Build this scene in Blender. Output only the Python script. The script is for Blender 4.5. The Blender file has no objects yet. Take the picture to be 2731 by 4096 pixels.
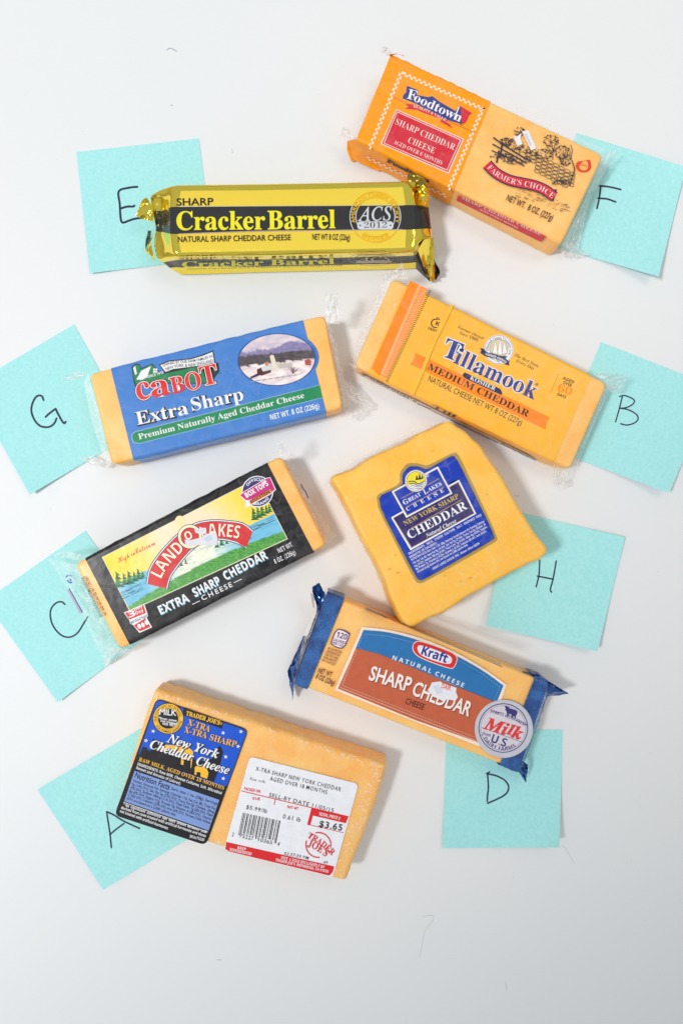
import bpy, bmesh, math, random
from mathutils import Vector, noise, geometry
random.seed(7)
scene = bpy.context.scene
C = scene.collection
# ------------------------------------------------------------------ camera, world, lamps, exposure
CAMH = 0.425                      # lens height above the table (24 mm wide angle, portrait)
PX = CAMH * 1.5 / 4096            # metres on the table per photo pixel (full size photo)
cam = bpy.data.cameras.new('camera'); cam.sensor_fit = 'VERTICAL'; cam.sensor_height = 36; cam.sensor_width = 24
cam.lens = 24; cam.clip_start = 0.01; cam.clip_end = 50
cam_ob = bpy.data.objects.new('camera', cam); C.objects.link(cam_ob); cam_ob.location = (0, 0, CAMH)
scene.camera = cam_ob
scene.view_settings.view_transform = 'Standard'; scene.view_settings.look = 'None'
scene.view_settings.exposure = 0.07; scene.view_settings.gamma = 1.0
scene.cycles.transparent_max_bounces = 24; scene.cycles.max_bounces = 10; scene.cycles.diffuse_bounces = 5
world = bpy.data.worlds.new('World'); scene.world = world; world.use_nodes = True
wn = world.node_tree.nodes; wl = world.node_tree.links
bg = wn['Background']; bg.inputs['Strength'].default_value = 1.0
tc = wn.new('ShaderNodeTexCoord'); sx = wn.new('ShaderNodeSeparateXYZ'); rp = wn.new('ShaderNodeValToRGB')
wl.new(tc.outputs['Generated'], sx.inputs[0]); wl.new(sx.outputs['Z'], rp.inputs['Fac']); wl.new(rp.outputs['Color'], bg.inputs['Color'])
e = rp.color_ramp.elements; e[0].position = 0.0; e[0].color = (0.32, 0.29, 0.26, 1); e[1].position = 1.0; e[1].color = (0.47, 0.505, 0.545, 1)
x = e.new(0.38); x.color = (0.50, 0.49, 0.48, 1); x = e.new(0.55); x.color = (0.44, 0.475, 0.515, 1)

def lamp(name, kind, loc, aim, energy, col, **kw):
    l = bpy.data.lights.new(name, kind); l.energy = energy; l.color = col
    for k, v in kw.items(): setattr(l, k, v)
    o = bpy.data.objects.new(name, l); C.objects.link(o); o.location = loc
    o.rotation_euler = (Vector(aim) - Vector(loc)).to_track_quat('-Z', 'Y').to_euler()
    return o
# soft daylight from the left; cone edge stands in for lower right cast shadow
lamp('window_lamp', 'SPOT', (-1.8, -0.25, 2.9), (-3.2, 2.7, 0), 275, (1.0, 0.985, 0.965), shadow_soft_size=0.28, spot_size=math.radians(136.4), spot_blend=0.033)
lamp('ceiling_lamp', 'AREA', (0.50, 0.38, 1.0), (0.0, -0.03, 0), 1.5, (1.0, 0.80, 0.60), size=0.30)

# ------------------------------------------------------------------ helpers
def ray(sx_, sy_):                # photo pixel -> direction, z = -1
    return Vector(((sx_ - 1365.5) * 1.5 / 4096, -(sy_ - 2048) * 1.5 / 4096, -1.0))
def W(sx_, sy_, z=0.0):           # the spot at height z that stands at this place of the photo
    r = ray(sx_, sy_) * (CAMH - z); return Vector((r.x, r.y, z))
class Fr:                         # a measuring frame: origin and scale of an enlargement of the photo
    def __init__(s, x, y, k): s.x = x; s.y = y; s.k = k
    def __call__(s, p): return (s.x + p[0] / s.k, s.y + p[1] / s.k)
ZE = Fr(500, 650, 1.2062); ZF = Fr(1330, 150, 1.3067); ZB = Fr(1340, 1050, 1.3067); ZG = Fr(230, 1120, 1.2062)
ZC = Fr(150, 1720, 1.2544); ZH = Fr(1280, 1620, 1.568); ZK = Fr(1120, 2280, 1.3067); ZA = Fr(420, 2670, 1.3067)

def lin(c):
    return tuple(((v / 255) / 12.92 if v / 255 <= 0.04045 else ((v / 255 + 0.055) / 1.055) ** 2.4) for v in c)
MATS = {}
def nd(nt, t, **kw):
    n = nt.nodes.new(t)
    for k, v in kw.items():
        if k in n.inputs: n.inputs[k].default_value = v
        else: setattr(n, k, v)
    return n
def add_bump(nt, b, scale, dist, strength=1.0, det=3.0, scale2=None, dist2=0):
    g = nd(nt, 'ShaderNodeNewGeometry'); t = nd(nt, 'ShaderNodeTexNoise', Scale=scale, Detail=det)
    nt.links.new(g.outputs['Position'], t.inputs['Vector'])
    bp = nd(nt, 'ShaderNodeBump', Strength=strength, Distance=dist); nt.links.new(t.outputs['Fac'], bp.inputs['Height'])
    if scale2:
        t2 = nd(nt, 'ShaderNodeTexNoise', Scale=scale2, Detail=det); nt.links.new(g.outputs['Position'], t2.inputs['Vector'])
        b2 = nd(nt, 'ShaderNodeBump', Strength=strength, Distance=dist2); nt.links.new(t2.outputs['Fac'], b2.inputs['Height'])
        nt.links.new(bp.outputs['Normal'], b2.inputs['Normal']); bp = b2
    nt.links.new(bp.outputs['Normal'], b.inputs['Normal'])
def base_mat(name):
    m = bpy.data.materials.new(name); m.use_nodes = True; return m, m.node_tree, m.node_tree.nodes['Principled BSDF']
def ink(col, rough=0.38, metal=0.0, mot=0.04, wr=0.0005):
    """printed colour on wrinkled film or paper"""
    key = ('ink', col, rough, metal, mot, wr)
    if key in MATS: return MATS[key]
    m, nt, b = base_mat('print_%d_%d_%d' % col); l = lin(col)
    b.inputs['Roughness'].default_value = rough; b.inputs['Metallic'].default_value = metal
    b.inputs['Specular IOR Level'].default_value = 0.3
    g = nd(nt, 'ShaderNodeNewGeometry'); t = nd(nt, 'ShaderNodeTexNoise', Scale=220, Detail=4)
    nt.links.new(g.outputs['Position'], t.inputs['Vector'])
    r = nd(nt, 'ShaderNodeValToRGB'); nt.links.new(t.outputs['Fac'], r.inputs['Fac']); nt.links.new(r.outputs['Color'], b.inputs['Base Color'])
    r.color_ramp.elements[0].position = 0.3; r.color_ramp.elements[1].position = 0.7
    r.color_ramp.elements[0].color = tuple(v * (1 - mot) for v in l) + (1,)
    r.color_ramp.elements[1].color = tuple(min(0.95, v * (1 + mot) + mot * 0.03) for v in l) + (1,)
    add_bump(nt, b, 60, wr, 0.6, 2.0, 260, wr * 0.15)
    MATS[key] = m; return m
def vcol_mat():
    if 'vc' in MATS: return MATS['vc']
    m, nt, b = base_mat('printed_picture'); a = nd(nt, 'ShaderNodeVertexColor', layer_name='Col')
    nt.links.new(a.outputs['Color'], b.inputs['Base Color']); b.inputs['Roughness'].default_value = 0.38
    add_bump(nt, b, 60, 0.001, 0.6, 2.0, 260, 0.00015); MATS['vc'] = m; return m
def cheese_mat(key, c1, c2, sat=1.0):
    if key in MATS: return MATS[key]
    m, nt, b = base_mat(key); g = nd(nt, 'ShaderNodeNewGeometry')
    t = nd(nt, 'ShaderNodeTexNoise', Scale=55, Detail=6, Roughness=0.62, Distortion=0.4); nt.links.new(g.outputs['Position'], t.inputs['Vector'])
    r = nd(nt, 'ShaderNodeValToRGB'); nt.links.new(t.outputs['Fac'], r.inputs['Fac'])
    r.color_ramp.elements[0].position = 0.32; r.color_ramp.elements[0].color = lin(c1) + (1,)
    r.color_ramp.elements[1].position = 0.68; r.color_ramp.elements[1].color = lin(c2) + (1,)
    # small pale curd veins and little pits
    v = nd(nt, 'ShaderNodeTexNoise', Scale=160, Detail=5, Roughness=0.7, Distortion=1.2); nt.links.new(g.outputs['Position'], v.inputs['Vector'])
    vr = nd(nt, 'ShaderNodeValToRGB'); nt.links.new(v.outputs['Fac'], vr.inputs['Fac'])
    vr.color_ramp.elements[0].position = 0.60; vr.color_ramp.elements[0].color = (0, 0, 0, 1)
    vr.color_ramp.elements[1].position = 0.72; vr.color_ramp.elements[1].color = (0.35, 0.35, 0.35, 1)
    mx = nd(nt, 'ShaderNodeMix', data_type='RGBA'); nt.links.new(vr.outputs['Color'], mx.inputs[0])
    nt.links.new(r.outputs['Color'], mx.inputs[6]); mx.inputs[7].default_value = lin((255, 222, 170)) + (1,)
    nt.links.new(mx.outputs[2], b.inputs['Base Color'])
    b.inputs['Roughness'].default_value = 0.42; b.inputs['Coat Weight'].default_value = 0.05; b.inputs['Specular IOR Level'].default_value = 0.35; b.inputs['Coat Roughness'].default_value = 0.22
    b.inputs['Subsurface Weight'].default_value = 0.25; b.inputs['Subsurface Radius'].default_value = (0.006, 0.003, 0.001); b.inputs['Subsurface Scale'].default_value = 1.0
    add_bump(nt, b, 90, 0.0007, 0.5, 4.0, 420, 0.00015); MATS[key] = m; return m
def film_mat(key='clear_film', lo=0.03, hi=0.42, scale=260.0, tint=(0.93, 0.95, 0.96), crease=0.0):
    """thin clear film: see through, with milky folds and glints"""
    if key in MATS: return MATS[key]
    m = bpy.data.materials.new(key); m.use_nodes = True; nt = m.node_tree; nt.nodes.clear()
    out = nd(nt, 'ShaderNodeOutputMaterial'); mix = nd(nt, 'ShaderNodeMixShader'); tr = nd(nt, 'ShaderNodeBsdfTransparent')
    tr.inputs['Color'].default_value = (1, 1, 1, 1)
    b = nd(nt, 'ShaderNodeBsdfPrincipled'); b.inputs['Base Color'].default_value = tint + (1,); b.inputs['Roughness'].default_value = 0.22
    b.inputs['Specular IOR Level'].default_value = 0.8
    g = nd(nt, 'ShaderNodeNewGeometry'); t = nd(nt, 'ShaderNodeTexNoise', Scale=scale, Detail=4, Roughness=0.65, Distortion=1.5)
    nt.links.new(g.outputs['Position'], t.inputs['Vector'])
    mr = nd(nt, 'ShaderNodeMapRange'); mr.inputs['From Min'].default_value = 0.42; mr.inputs['From Max'].default_value = 0.72
    mr.inputs['To Min'].default_value = lo; mr.inputs['To Max'].default_value = hi
    nt.links.new(t.outputs['Fac'], mr.inputs['Value'])
    tl = nd(nt, 'ShaderNodeTexNoise', Scale=scale * 0.8, Detail=1.5, Roughness=0.5, Distortion=0.8); nt.links.new(g.outputs['Position'], tl.inputs['Vector'])
    cr = nd(nt, 'ShaderNodeValToRGB'); cr.color_ramp.interpolation = 'LINEAR'; ce = cr.color_ramp.elements   # thin sharp creases
    ce[0].position = 0.478; ce[0].color = (0, 0, 0, 1); ce[1].position = 0.5; ce[1].color = (crease, crease, crease, 1); cx = ce.new(0.522); cx.color = (0, 0, 0, 1)
    nt.links.new(tl.outputs['Fac'], cr.inputs['Fac']); mxx = nd(nt, 'ShaderNodeMath', operation='MAXIMUM')
    nt.links.new(mr.outputs['Result'], mxx.inputs[0]); nt.links.new(cr.outputs['Color'], mxx.inputs[1]); nt.links.new(mxx.outputs[0], mix.inputs['Fac'])
    nt.links.new(tr.outputs[0], mix.inputs[1]); nt.links.new(b.outputs[0], mix.inputs[2]); nt.links.new(mix.outputs[0], out.inputs['Surface'])
    add_bump(nt, b, scale * 0.6, 0.0012, 0.7, 2.0); MATS[key] = m; return m
def foil_mat(key, col, rough=0.13, metal=1.0, wr=0.0006):
    if key in MATS: return MATS[key]
    m, nt, b = base_mat(key); b.inputs['Base Color'].default_value = col + (1,); b.inputs['Roughness'].default_value = rough; b.inputs['Metallic'].default_value = metal
    add_bump(nt, b, 70, wr, 0.8, 2.0, 300, wr * 0.12); MATS[key] = m; return m

def mesh_ob(name, verts, faces, mat, parent=None, smooth=False, mats=None, fm=None):
    me = bpy.data.meshes.new(name); me.from_pydata([tuple(v) for v in verts], [], faces); me.update()
    if mats:
        for m_ in mats: me.materials.append(m_)
        for i, p in enumerate(me.polygons): p.material_index = fm[i]
    elif mat: me.materials.append(mat)
    if smooth: me.shade_smooth()
    o = bpy.data.objects.new(name, me); C.objects.link(o)
    if parent: o.parent = parent
    return o
def thing(name, label, cat, loc, group=None):
    o = bpy.data.objects.new(name, None); C.objects.link(o); o.empty_display_size = 0.02
    o['label'] = label; o['category'] = cat
    if group: o['group'] = group
    return o

# ---- text: built-in lettering, serif / script / heavy faces through their own characters
def styl(s, st):
    def mp(A, a, d=None):
        o = ''
        for c in s:
            if 'A' <= c <= 'Z': o += chr(A + ord(c) - 65)
            elif 'a' <= c <= 'z': o += 'ℎ' if (a == 0x1D44E and c == 'h') else chr(a + ord(c) - 97)
            elif d and '0' <= c <= '9': o += chr(d + ord(c) - 48)
            else: o += c
        return o
    if st == 's': return mp(0x1D400, 0x1D41A, 0x1D7CE)
    if st == 'i': return mp(0x1D468, 0x1D482, 0x1D7CE)
    if st == 'I': return mp(0x1D434, 0x1D44E, 0x1D7CE)
    if st == 'c': return mp(0x1D4D0, 0x1D4EA)
    if st == 'h': return mp(0x1D5D4, 0x1D5EE, 0x1D7EC)
    return s
GL, ADV = {}, {}
def glyphs(items, off):           # items: (face, text); each comes back as its own mesh
    cu = bpy.data.curves.new('t', 'FONT'); cu.size = 1; cu.offset = off; cu.resolution_u = 3; cu.space_line = 3
    cu.body = '\n'.join(styl(t, st) for st, t in items); o = bpy.data.objects.new('t', cu); me = o.to_mesh()
    res = [([], []) for _ in items]; vi = {}
    for q in me.vertices:
        k = int(round((0.3 - q.co.y) / 3)); vi[q.index] = (k, len(res[k][0])); res[k][0].append((q.co.x, q.co.y + 3 * k))
    for p in me.polygons: res[vi[p.vertices[0]][0]][1].append(tuple(vi[i][1] for i in p.vertices))
    o.to_mesh_clear(); bpy.data.objects.remove(o); bpy.data.curves.remove(cu); return res
def tmesh(s, st, off, sp):
    off = round(round(off / .004) * .004, 4)
    need = sorted({c for c in s if c != ' ' and (st, c, off) not in GL})
    if need:
        for c, r in zip(need, glyphs([(st, c) for c in need], off)): GL[(st, c, off)] = r
    need = sorted({c for c in s if (st, c) not in ADV})
    if need:                      # width of a character: how far it pushes a following H
        R = glyphs([(st, 'H')] + [(st, c + 'H') for c in need], 0.0); h_ = max(p[0] for p in R[0][0])
        for c, r in zip(need, R[1:]): ADV[(st, c)] = max(p[0] for p in r[0]) - h_
    x = 0; V, F = [], []; cnt = 0
    for c in s:
        if c != ' ':
            v, f = GL[(st, c, off)]; n = len(V); cnt = (cnt + 1) % 3; V += [(p[0] + x, p[1], cnt * .15) for p in v]; F += [tuple(n + i for i in q) for q in f]
        x += ADV[(st, c)] * sp
    return V, F
CAP = {}
def cap(st):
    if st not in CAP: CAP[st] = max(p[1] for p in tmesh('H', st, 0.0, 1)[0])
    return CAP[st]
def arc(cx, cy, r, a0, a1, n=24, ry=None, rot=0):
    ry = ry or r; cr, sr = math.cos(math.radians(rot)), math.sin(math.radians(rot)); o = []
    for i in range(n + 1):
        a = math.radians(a0 + (a1 - a0) * i / n); x_, y_ = r * math.cos(a), ry * math.sin(a)
        o.append((cx + x_ * cr - y_ * sr, cy + x_ * sr + y_ * cr))
    return o
def catmull(p, n=6, closed=False):
    o = []; N = len(p)
    for i in range(N if closed else N - 1):
        if closed: a, b, c, d = p[i - 1], p[i], p[(i + 1) % N], p[(i + 2) % N]
        else: a, b, c, d = p[max(i - 1, 0)], p[i], p[i + 1], p[min(i + 2, N - 1)]
        for k in range(n):
            t = k / n
            o.append(tuple(0.5 * (2 * b[j] + (c[j] - a[j]) * t + (2 * a[j] - 5 * b[j] + 4 * c[j] - d[j]) * t * t + (3 * b[j] - a[j] - 3 * c[j] + d[j]) * t ** 3) for j in (0, 1)))
    if not closed: o.append(tuple(p[-1]))
    return o
def chaikin(p, n=2, w=0.25):
    for _ in range(n):
        o = []
        for i in range(len(p)):
            a, b = p[i], p[(i + 1) % len(p)]
            o.append((a[0] * (1 - w) + b[0] * w, a[1] * (1 - w) + b[1] * w)); o.append((a[0] * w + b[0] * (1 - w), a[1] * w + b[1] * (1 - w)))
        p = o
    return p
def rquad(p, r, n=5):             # quad with small round corners, r in the same units
    o = []; N = len(p)
    for i in range(N):
        a, b, c = Vector(p[i - 1][:2]), Vector(p[i][:2]), Vector(p[(i + 1) % N][:2])
        u, v = (a - b).normalized() * r, (c - b).normalized() * r
        for k in range(n + 1):
            t = k / n; q = b + u * (1 - t) ** 2 + v * t ** 2; o.append((q.x, q.y))
    return o

class Art:
    """flat print laid on a face; sf(srcx, srcy, layer) gives the 3D spot"""
    def __init__(s, fr, sf, parent): s.fr = fr; s.sf = sf; s.parent = parent; s.d = {}
    def put(s, name, col, pts, faces, lay, **kw):
        v, f = s.d.setdefault((name, col, tuple(sorted(kw.items()))), ([], [])); n = len(v)
        v.extend(s.sf(*s.fr(p), lay + (p[2] if len(p) > 2 else 0)) for p in pts); f.extend(tuple(n + i for i in q) for q in faces)
    def poly(s, name, col, pts, lay=1, **kw):
        t = geometry.tessellate_polygon([[Vector((p[0], p[1], 0)) for p in pts]])
        s.put(name, col, pts, t, lay, **kw)
    def stroke(s, name, col, pts, w, lay=1, closed=False, capd=False, **kw):
        pts = [Vector(p) for p in pts]
        if closed: pts = pts + [pts[0]]
        V, F = [], []
        for i, p in enumerate(pts):
            a = pts[i - 1] if i else (pts[-2] if closed else p); b = pts[i + 1] if i < len(pts) - 1 else (pts[1] if closed else p)
            d = (b - a); d = d.normalized() if d.length > 1e-9 else Vector((1, 0)); nn = Vector((d.y, -d.x)) * w / 2
            V += [p + nn, p - nn]
        for i in range(len(pts) - 1): F.append((2 * i, 2 * i + 1, 2 * i + 3, 2 * i + 2))
        s.put(name, col, V, F, lay, **kw)
        if capd:
            for p in (pts[0], pts[-1]): s.poly(name, col, arc(p[0], p[1], w / 2, 0, 330, 11), lay + 0.15, **kw)
    def text(s, name, col, t, path, h, st='n', lay=3, off=0.0, sp=1.0, shear=0.0, wgt=0.0, **kw):
        v0, _ = tmesh(t, st, 0.0, sp); v, f = tmesh(t, st, off + wgt, sp)
        x0 = min(p[0] for p in v0); x1 = max(p[0] for p in v0); k = h / cap(st)
        P = [Vector(p) for p in path]; L = [0]
        for i in range(1, len(P)): L.append(L[-1] + (P[i] - P[i - 1]).length)
        out = []
        for (x_, y_, dl) in v:
            q = (x_ - x0) / (x1 - x0) * L[-1] + y_ * k * shear; i = 1
            while i < len(P) - 1 and L[i] < q: i += 1
            d = (P[i] - P[i - 1]) / (L[i] - L[i - 1]); b = P[i - 1] + d * (q - L[i - 1])
            if len(P) > 2:        # smooth the normal along the curve
                t_ = min(max((q - L[i - 1]) / (L[i] - L[i - 1]), 0), 1)
                d0 = (P[i] - P[max(i - 2, 0)]).normalized(); d1 = (P[min(i + 1, len(P) - 1)] - P[i - 1]).normalized(); d = (d0 * (1 - t_) + d1 * t_).normalized()
            out.append((b.x + d.y * y_ * k, b.y - d.x * y_ * k, dl))
        s.put(name, col, out, f, lay, **kw)
    def flush(s):
        for (name, col, kw), (v, f) in s.d.items():
            o = mesh_ob(name, v, f, ink(col, **dict(kw)), s.parent)
            if name in ('printed_ripple', 'cheese_pit', 'printed_star', 'printed_tree', 'checked_border', 'side_checks', 'border_ornament', 'border_ticks', 'label_stitching', 'dotted_rule', 'barcode', 'printed_engraving'): o['kind'] = 'stuff'
        s.d = {}
def topsf(h, step=0.00004):
    return lambda a, b, lay: W(a, b, h + lay * step)
def sidesf(p0, p1, h, out=0.0003, step=0.00004):   # upright plane through two source pixels of the top edge at height h
    A, B = W(*p0, h), W(*p1, h); d = (B - A); n = Vector((d.y, -d.x, 0)).normalized()
    if n.dot(-A) < 0: n = -n      # the side that faces the picture centre
    O = Vector((0, 0, CAMH))
    def f(a, b, lay):
        r = ray(a, b); t = (A + n * (out + lay * step) - O).dot(n) / r.dot(n); return O + r * t
    return f
def picture(name, fr, h, grid, colf, parent, lay=1.0):
    """printed picture: grid of rows of frame points, colour from colf(x, y)"""
    n, m = len(grid), len(grid[0]); v = [W(*fr(p), h + lay * 0.00004) for r in grid for p in r]
    f = [(i * m + j, i * m + j + 1, (i + 1) * m + j + 1, (i + 1) * m + j) for i in range(n - 1) for j in range(m - 1)]
    o = mesh_ob(name, v, f, vcol_mat(), parent); a = o.data.color_attributes.new('Col', 'FLOAT_COLOR', 'POINT')
    for i, p in enumerate([p for r in grid for p in r]): a.data[i].color = lin(colf(*p)) + (1,)
    return o
def qgrid(q, n, m):
    a, b, c, d = [Vector(p) for p in q]
    return [[((a * (1 - j / m) + b * j / m) * (1 - i / n) + (d * (1 - j / m) + c * j / m) * i / n)[:] for j in range(m + 1)] for i in range(n + 1)]
def mixc(a, b, t):
    t = min(max(t, 0), 1); return tuple(a[i] * (1 - t) + b[i] * t for i in range(3))

def slab(name, outline, h, mat, parent, r=0.003, z0=0.0004, flare=0.0, smooth=True, wob=0.0, top_wob=0.0, open_bottom=False, relax=6):
    """solid block with rounded top and bottom edges from an outline of world XY points (at the top)"""
    P = [Vector((p[0], p[1])) for p in outline]; A = sum(P[i - 1].x * P[i].y - P[i].x * P[i - 1].y for i in range(len(P)))
    if A < 0: P.reverse()
    P = [Vector(p) for p in plen([(*p, 0) for p in P + [P[0]]], max(40, int(sum((P[i] - P[i - 1]).length for i in range(len(P))) / 0.0013)))][:-1]
    P = [Vector(p[:2]) for p in P]; n = len(P)
    for _ in range(2): P = [(P[i - 1] + 2 * P[i] + P[(i + 1) % n]) / 4 for i in range(n)]
    N = []
    for i in range(n):
        d = (P[(i + 1) % n] - P[i - 1]).normalized(); N.append(Vector((d.y, -d.x)))
    rings = [(-r * 0.6, z0), (-r * 0.15 , z0 + r * 0.25), (0, z0 + r * 0.8)]
    rings += [(0, z0 + (h - z0) * 0.45), (0, h - r)] + [(-r * (1 - math.cos(a)), h - r + r * math.sin(a)) for a in [math.radians(k) for k in (18, 36, 54, 72, 90)]]
    V, F = [], []
    for off, z in rings:
        r0 = len(V)
        for i in range(n):
            fl = flare * (1 - z / h); w_ = wob * noise.noise(Vector((P[i].x * 160, P[i].y * 160, z * 120)))
            q = P[i] + N[i] * (off + fl + (w_ if z < h - r * .9 else w_ * 0.5)); V.append((q.x, q.y, z))
        for _ in range(int(relax * max(0, -off) / r) if z > h - r else 0):   # keep the inset ring free of folds
            R = V[r0:]
            V[r0:] = [((R[i - 1][0] + 2 * R[i][0] + R[(i + 1) % n][0]) / 4, (R[i - 1][1] + 2 * R[i][1] + R[(i + 1) % n][1]) / 4, z) for i in range(n)]
    for k in range(len(rings) - 1):
        for i in range(n):
            j = (i + 1) % n; F.append((k * n + i, k * n + j, (k + 1) * n + j, (k + 1) * n + i))
    F.append(tuple((len(rings) - 1) * n + i for i in range(n)))
    if not open_bottom: F.append(tuple(reversed(range(n))))
    return mesh_ob(name, V, F, mat, parent, smooth)
def dense(p, step):
    o = []
    for i in range(len(p)):
        a, b = Vector(p[i]), Vector(p[(i + 1) % len(p)]); k = max(1, int((b - a).length / step))
        o += [tuple(a.lerp(b, j / k)) for j in range(k)]
    return o
def world_outline(fr, pts, h): return [tuple(W(*fr(p), h)[:2]) for p in pts]
def isect(a, b, c, d):
    r = geometry.intersect_line_line_2d(Vector(a), Vector(b), Vector(c), Vector(d))
    if r is None:
        x1, y1, x2, y2, x3, y3, x4, y4 = *a, *b, *c, *d; D = (x1 - x2) * (y3 - y4) - (y1 - y2) * (x3 - x4)
        return Vector((((x1 * y2 - y1 * x2) * (x3 - x4) - (x1 - x2) * (x3 * y4 - y3 * x4)) / D, ((x1 * y2 - y1 * x2) * (y3 - y4) - (y1 - y2) * (x3 * y4 - y3 * x4)) / D))
    return r
def sleeve(name, fr, quad, L, R, h, mat, parent, r=0.0017, eps=0.00028, n=30, wav=0.0):
    """band of printed film round the block, between two lines across it"""
    TL, TR, BR, BL = quad
    V, F = [], []; a0, a1 = isect(*L, TL, TR), isect(*L, BL, BR); b0, b1 = isect(*R, TL, TR), isect(*R, BL, BR)
    for i in range(n + 1):
        t = i / n; T = W(*fr(a0.lerp(b0, t)), h); B = W(*fr(a1.lerp(b1, t)), h)
        T2, B2 = Vector(T[:2]), Vector(B[:2]); d = (B2 - T2).normalized(); ln = (B2 - T2).length; rr = r
        prof = [(-eps, 0.0012), (-eps, h * 0.5), (-eps, h - rr)]
        prof += [(-eps + (rr + eps) * (1 - math.cos(a)), h - rr + (rr + eps) * math.sin(a)) for a in [math.radians(k) for k in (15, 30, 45, 60, 75, 90)]]
        prof += [(rr * 1.8, h + eps)]
        mid = [(ln * k / 6, h + eps) for k in (1, 2, 3, 4, 5)]
        full = prof + mid + [(ln - u, z) for u, z in reversed(prof)]
        for u, z in full:
            w_ = wav * abs(noise.noise(Vector((t * 9, u * 90, z * 200)))) if z < h - 0.0002 else 0
            q = T2 + d * (u + (w_ if u > ln / 2 else -w_)); V.append((q.x, q.y, z))
    m = len(full)
    for i in range(n):
        for j in range(m - 1): F.append((i * m + j, i * m + j + 1, (i + 1) * m + j + 1, (i + 1) * m + j))
    return mesh_ob(name, V, F, mat, parent, True)
def plen(p, n):                   # n + 1 evenly spaced points on a polyline
    P = [Vector(q) for q in p]; L = [0]
    for i in range(1, len(P)): L.append(L[-1] + (P[i] - P[i - 1]).length)
    o = []
    for k in range(n + 1):
        q = L[-1] * k / n; i = 1
        while i < len(P) - 1 and L[i] < q: i += 1
        o.append(P[i - 1].lerp(P[i], (q - L[i - 1]) / max(L[i] - L[i - 1], 1e-9)))
    return o
def crumple(name, fr, inner, outer, mat, parent, n=26, m=6, amp=0.0012, jag=0.12, seed=1, smooth=False, jit=1.3):
    """loose crinkled film: inner and outer lists of (x, y, z)"""
    rnd = random.Random(seed); I, O = plen(inner, n), plen(outer, n); V, F = [], []
    for i in range(n + 1):
        jg = 1 - jag * rnd.random()
        for j in range(m + 1):
            t = j / m * (jg if j == m else 1); p = I[i].lerp(O[i], t); k = math.sin(t * math.pi * 0.75)
            rid = noise.noise(Vector((i * 0.55 + seed * 9, j * 0.35, seed))) + 0.6 * noise.noise(Vector((i * 1.3 + seed, j * 0.9, 3 + seed)))
            x_ = p.x + rnd.uniform(-jit, jit) * k; y_ = p.y + rnd.uniform(-jit, jit) * k
            V.append(W(*fr((x_, y_)), max(0.0006, p.z + amp * k * (rid * 1.6 + rnd.uniform(-0.3, 0.3)))))
    for i in range(n):
        for j in range(m):
            a, b, c, d = i * (m + 1) + j, i * (m + 1) + j + 1, (i + 1) * (m + 1) + j + 1, (i + 1) * (m + 1) + j
            F += [(a, b, c), (a, c, d)] if (i + j) % 2 else [(a, b, d), (b, c, d)]
    return mesh_ob(name, V, F, mat, parent, smooth)

# ------------------------------------------------------------------ table
def table_mat():
    m, nt, b = base_mat('white_table'); g = nd(nt, 'ShaderNodeNewGeometry')
    t = nd(nt, 'ShaderNodeTexNoise', Scale=3, Detail=3); nt.links.new(g.outputs['Position'], t.inputs['Vector'])
    r = nd(nt, 'ShaderNodeValToRGB'); nt.links.new(t.outputs['Fac'], r.inputs['Fac']); nt.links.new(r.outputs['Color'], b.inputs['Base Color'])
    r.color_ramp.elements[0].position = 0.35; r.color_ramp.elements[0].color = (0.775, 0.80, 0.815, 1)
    r.color_ramp.elements[1].position = 0.65; r.color_ramp.elements[1].color = (0.80, 0.815, 0.82, 1)
    b.inputs['Roughness'].default_value = 0.5; b.inputs['Specular IOR Level'].default_value = 0.3
    add_bump(nt, b, 900, 0.00006, 0.7, 3.0); return m
tb = bmesh.new(); bmesh.ops.create_cube(tb, size=1)
for v in tb.verts: v.co = (v.co.x * 1.6, v.co.y * 1.9, v.co.z * 0.03 - 0.015)
bmesh.ops.bevel(tb, geom=tb.edges[:], offset=0.003, segments=2, affect='EDGES')
me = bpy.data.meshes.new('table'); tb.to_mesh(me); me.materials.append(table_mat())
table = bpy.data.objects.new('table', me); C.objects.link(table); table['kind'] = 'structure'
D = Fr(0, 0, 1568 / 2731)
a = Art(D, lambda x, y, l: W(x, y, 0.00005), table)
rs = random.Random(3)
for i in range(70):               # specks of dirt and scuffs in the surface
    x_, y_ = rs.uniform(10, 1558), rs.uniform(10, 2340); r_ = rs.uniform(0.35, 0.9)
    a.poly('speck', rs.choice([(150, 150, 155), (165, 160, 155), (120, 122, 130)]), [(x_ + r_ * rs.uniform(.5, 1.3) * math.cos(k), y_ + r_ * rs.uniform(.4, 1) * math.sin(k)) for k in (0, 1.2, 2.5, 3.8, 5)])
for p, w_ in ([[(383, 115), (390, 111), (398, 113), (406, 118)], 2.0], [[(968, 2105), (993, 2103), (993, 2115), (975, 2140), (968, 2175), (963, 2200)], 0.55],
              [[(1182, 1137), (1188, 1140), (1192, 1136)], 0.8], [[(498, 2204), (510, 2205)], 1.1], [[(1290, 1940), (1305, 1960), (1320, 1985)], 0.5],
              [[(533, 340), (534, 352)], 0.8], [[(1120, 1890), (1127, 1902)], 0.6], [[(393, 243), (396, 240)], 2.0], [[(918, 1510), (950, 1555)], 0.5], [[(1160, 2255), (1163, 2275)], 0.7]):
    a.stroke('scuff_mark', (160, 163, 174), catmull(p, 6), w_)
a.flush()
for o in table.children: o['kind'] = 'stuff'

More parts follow.
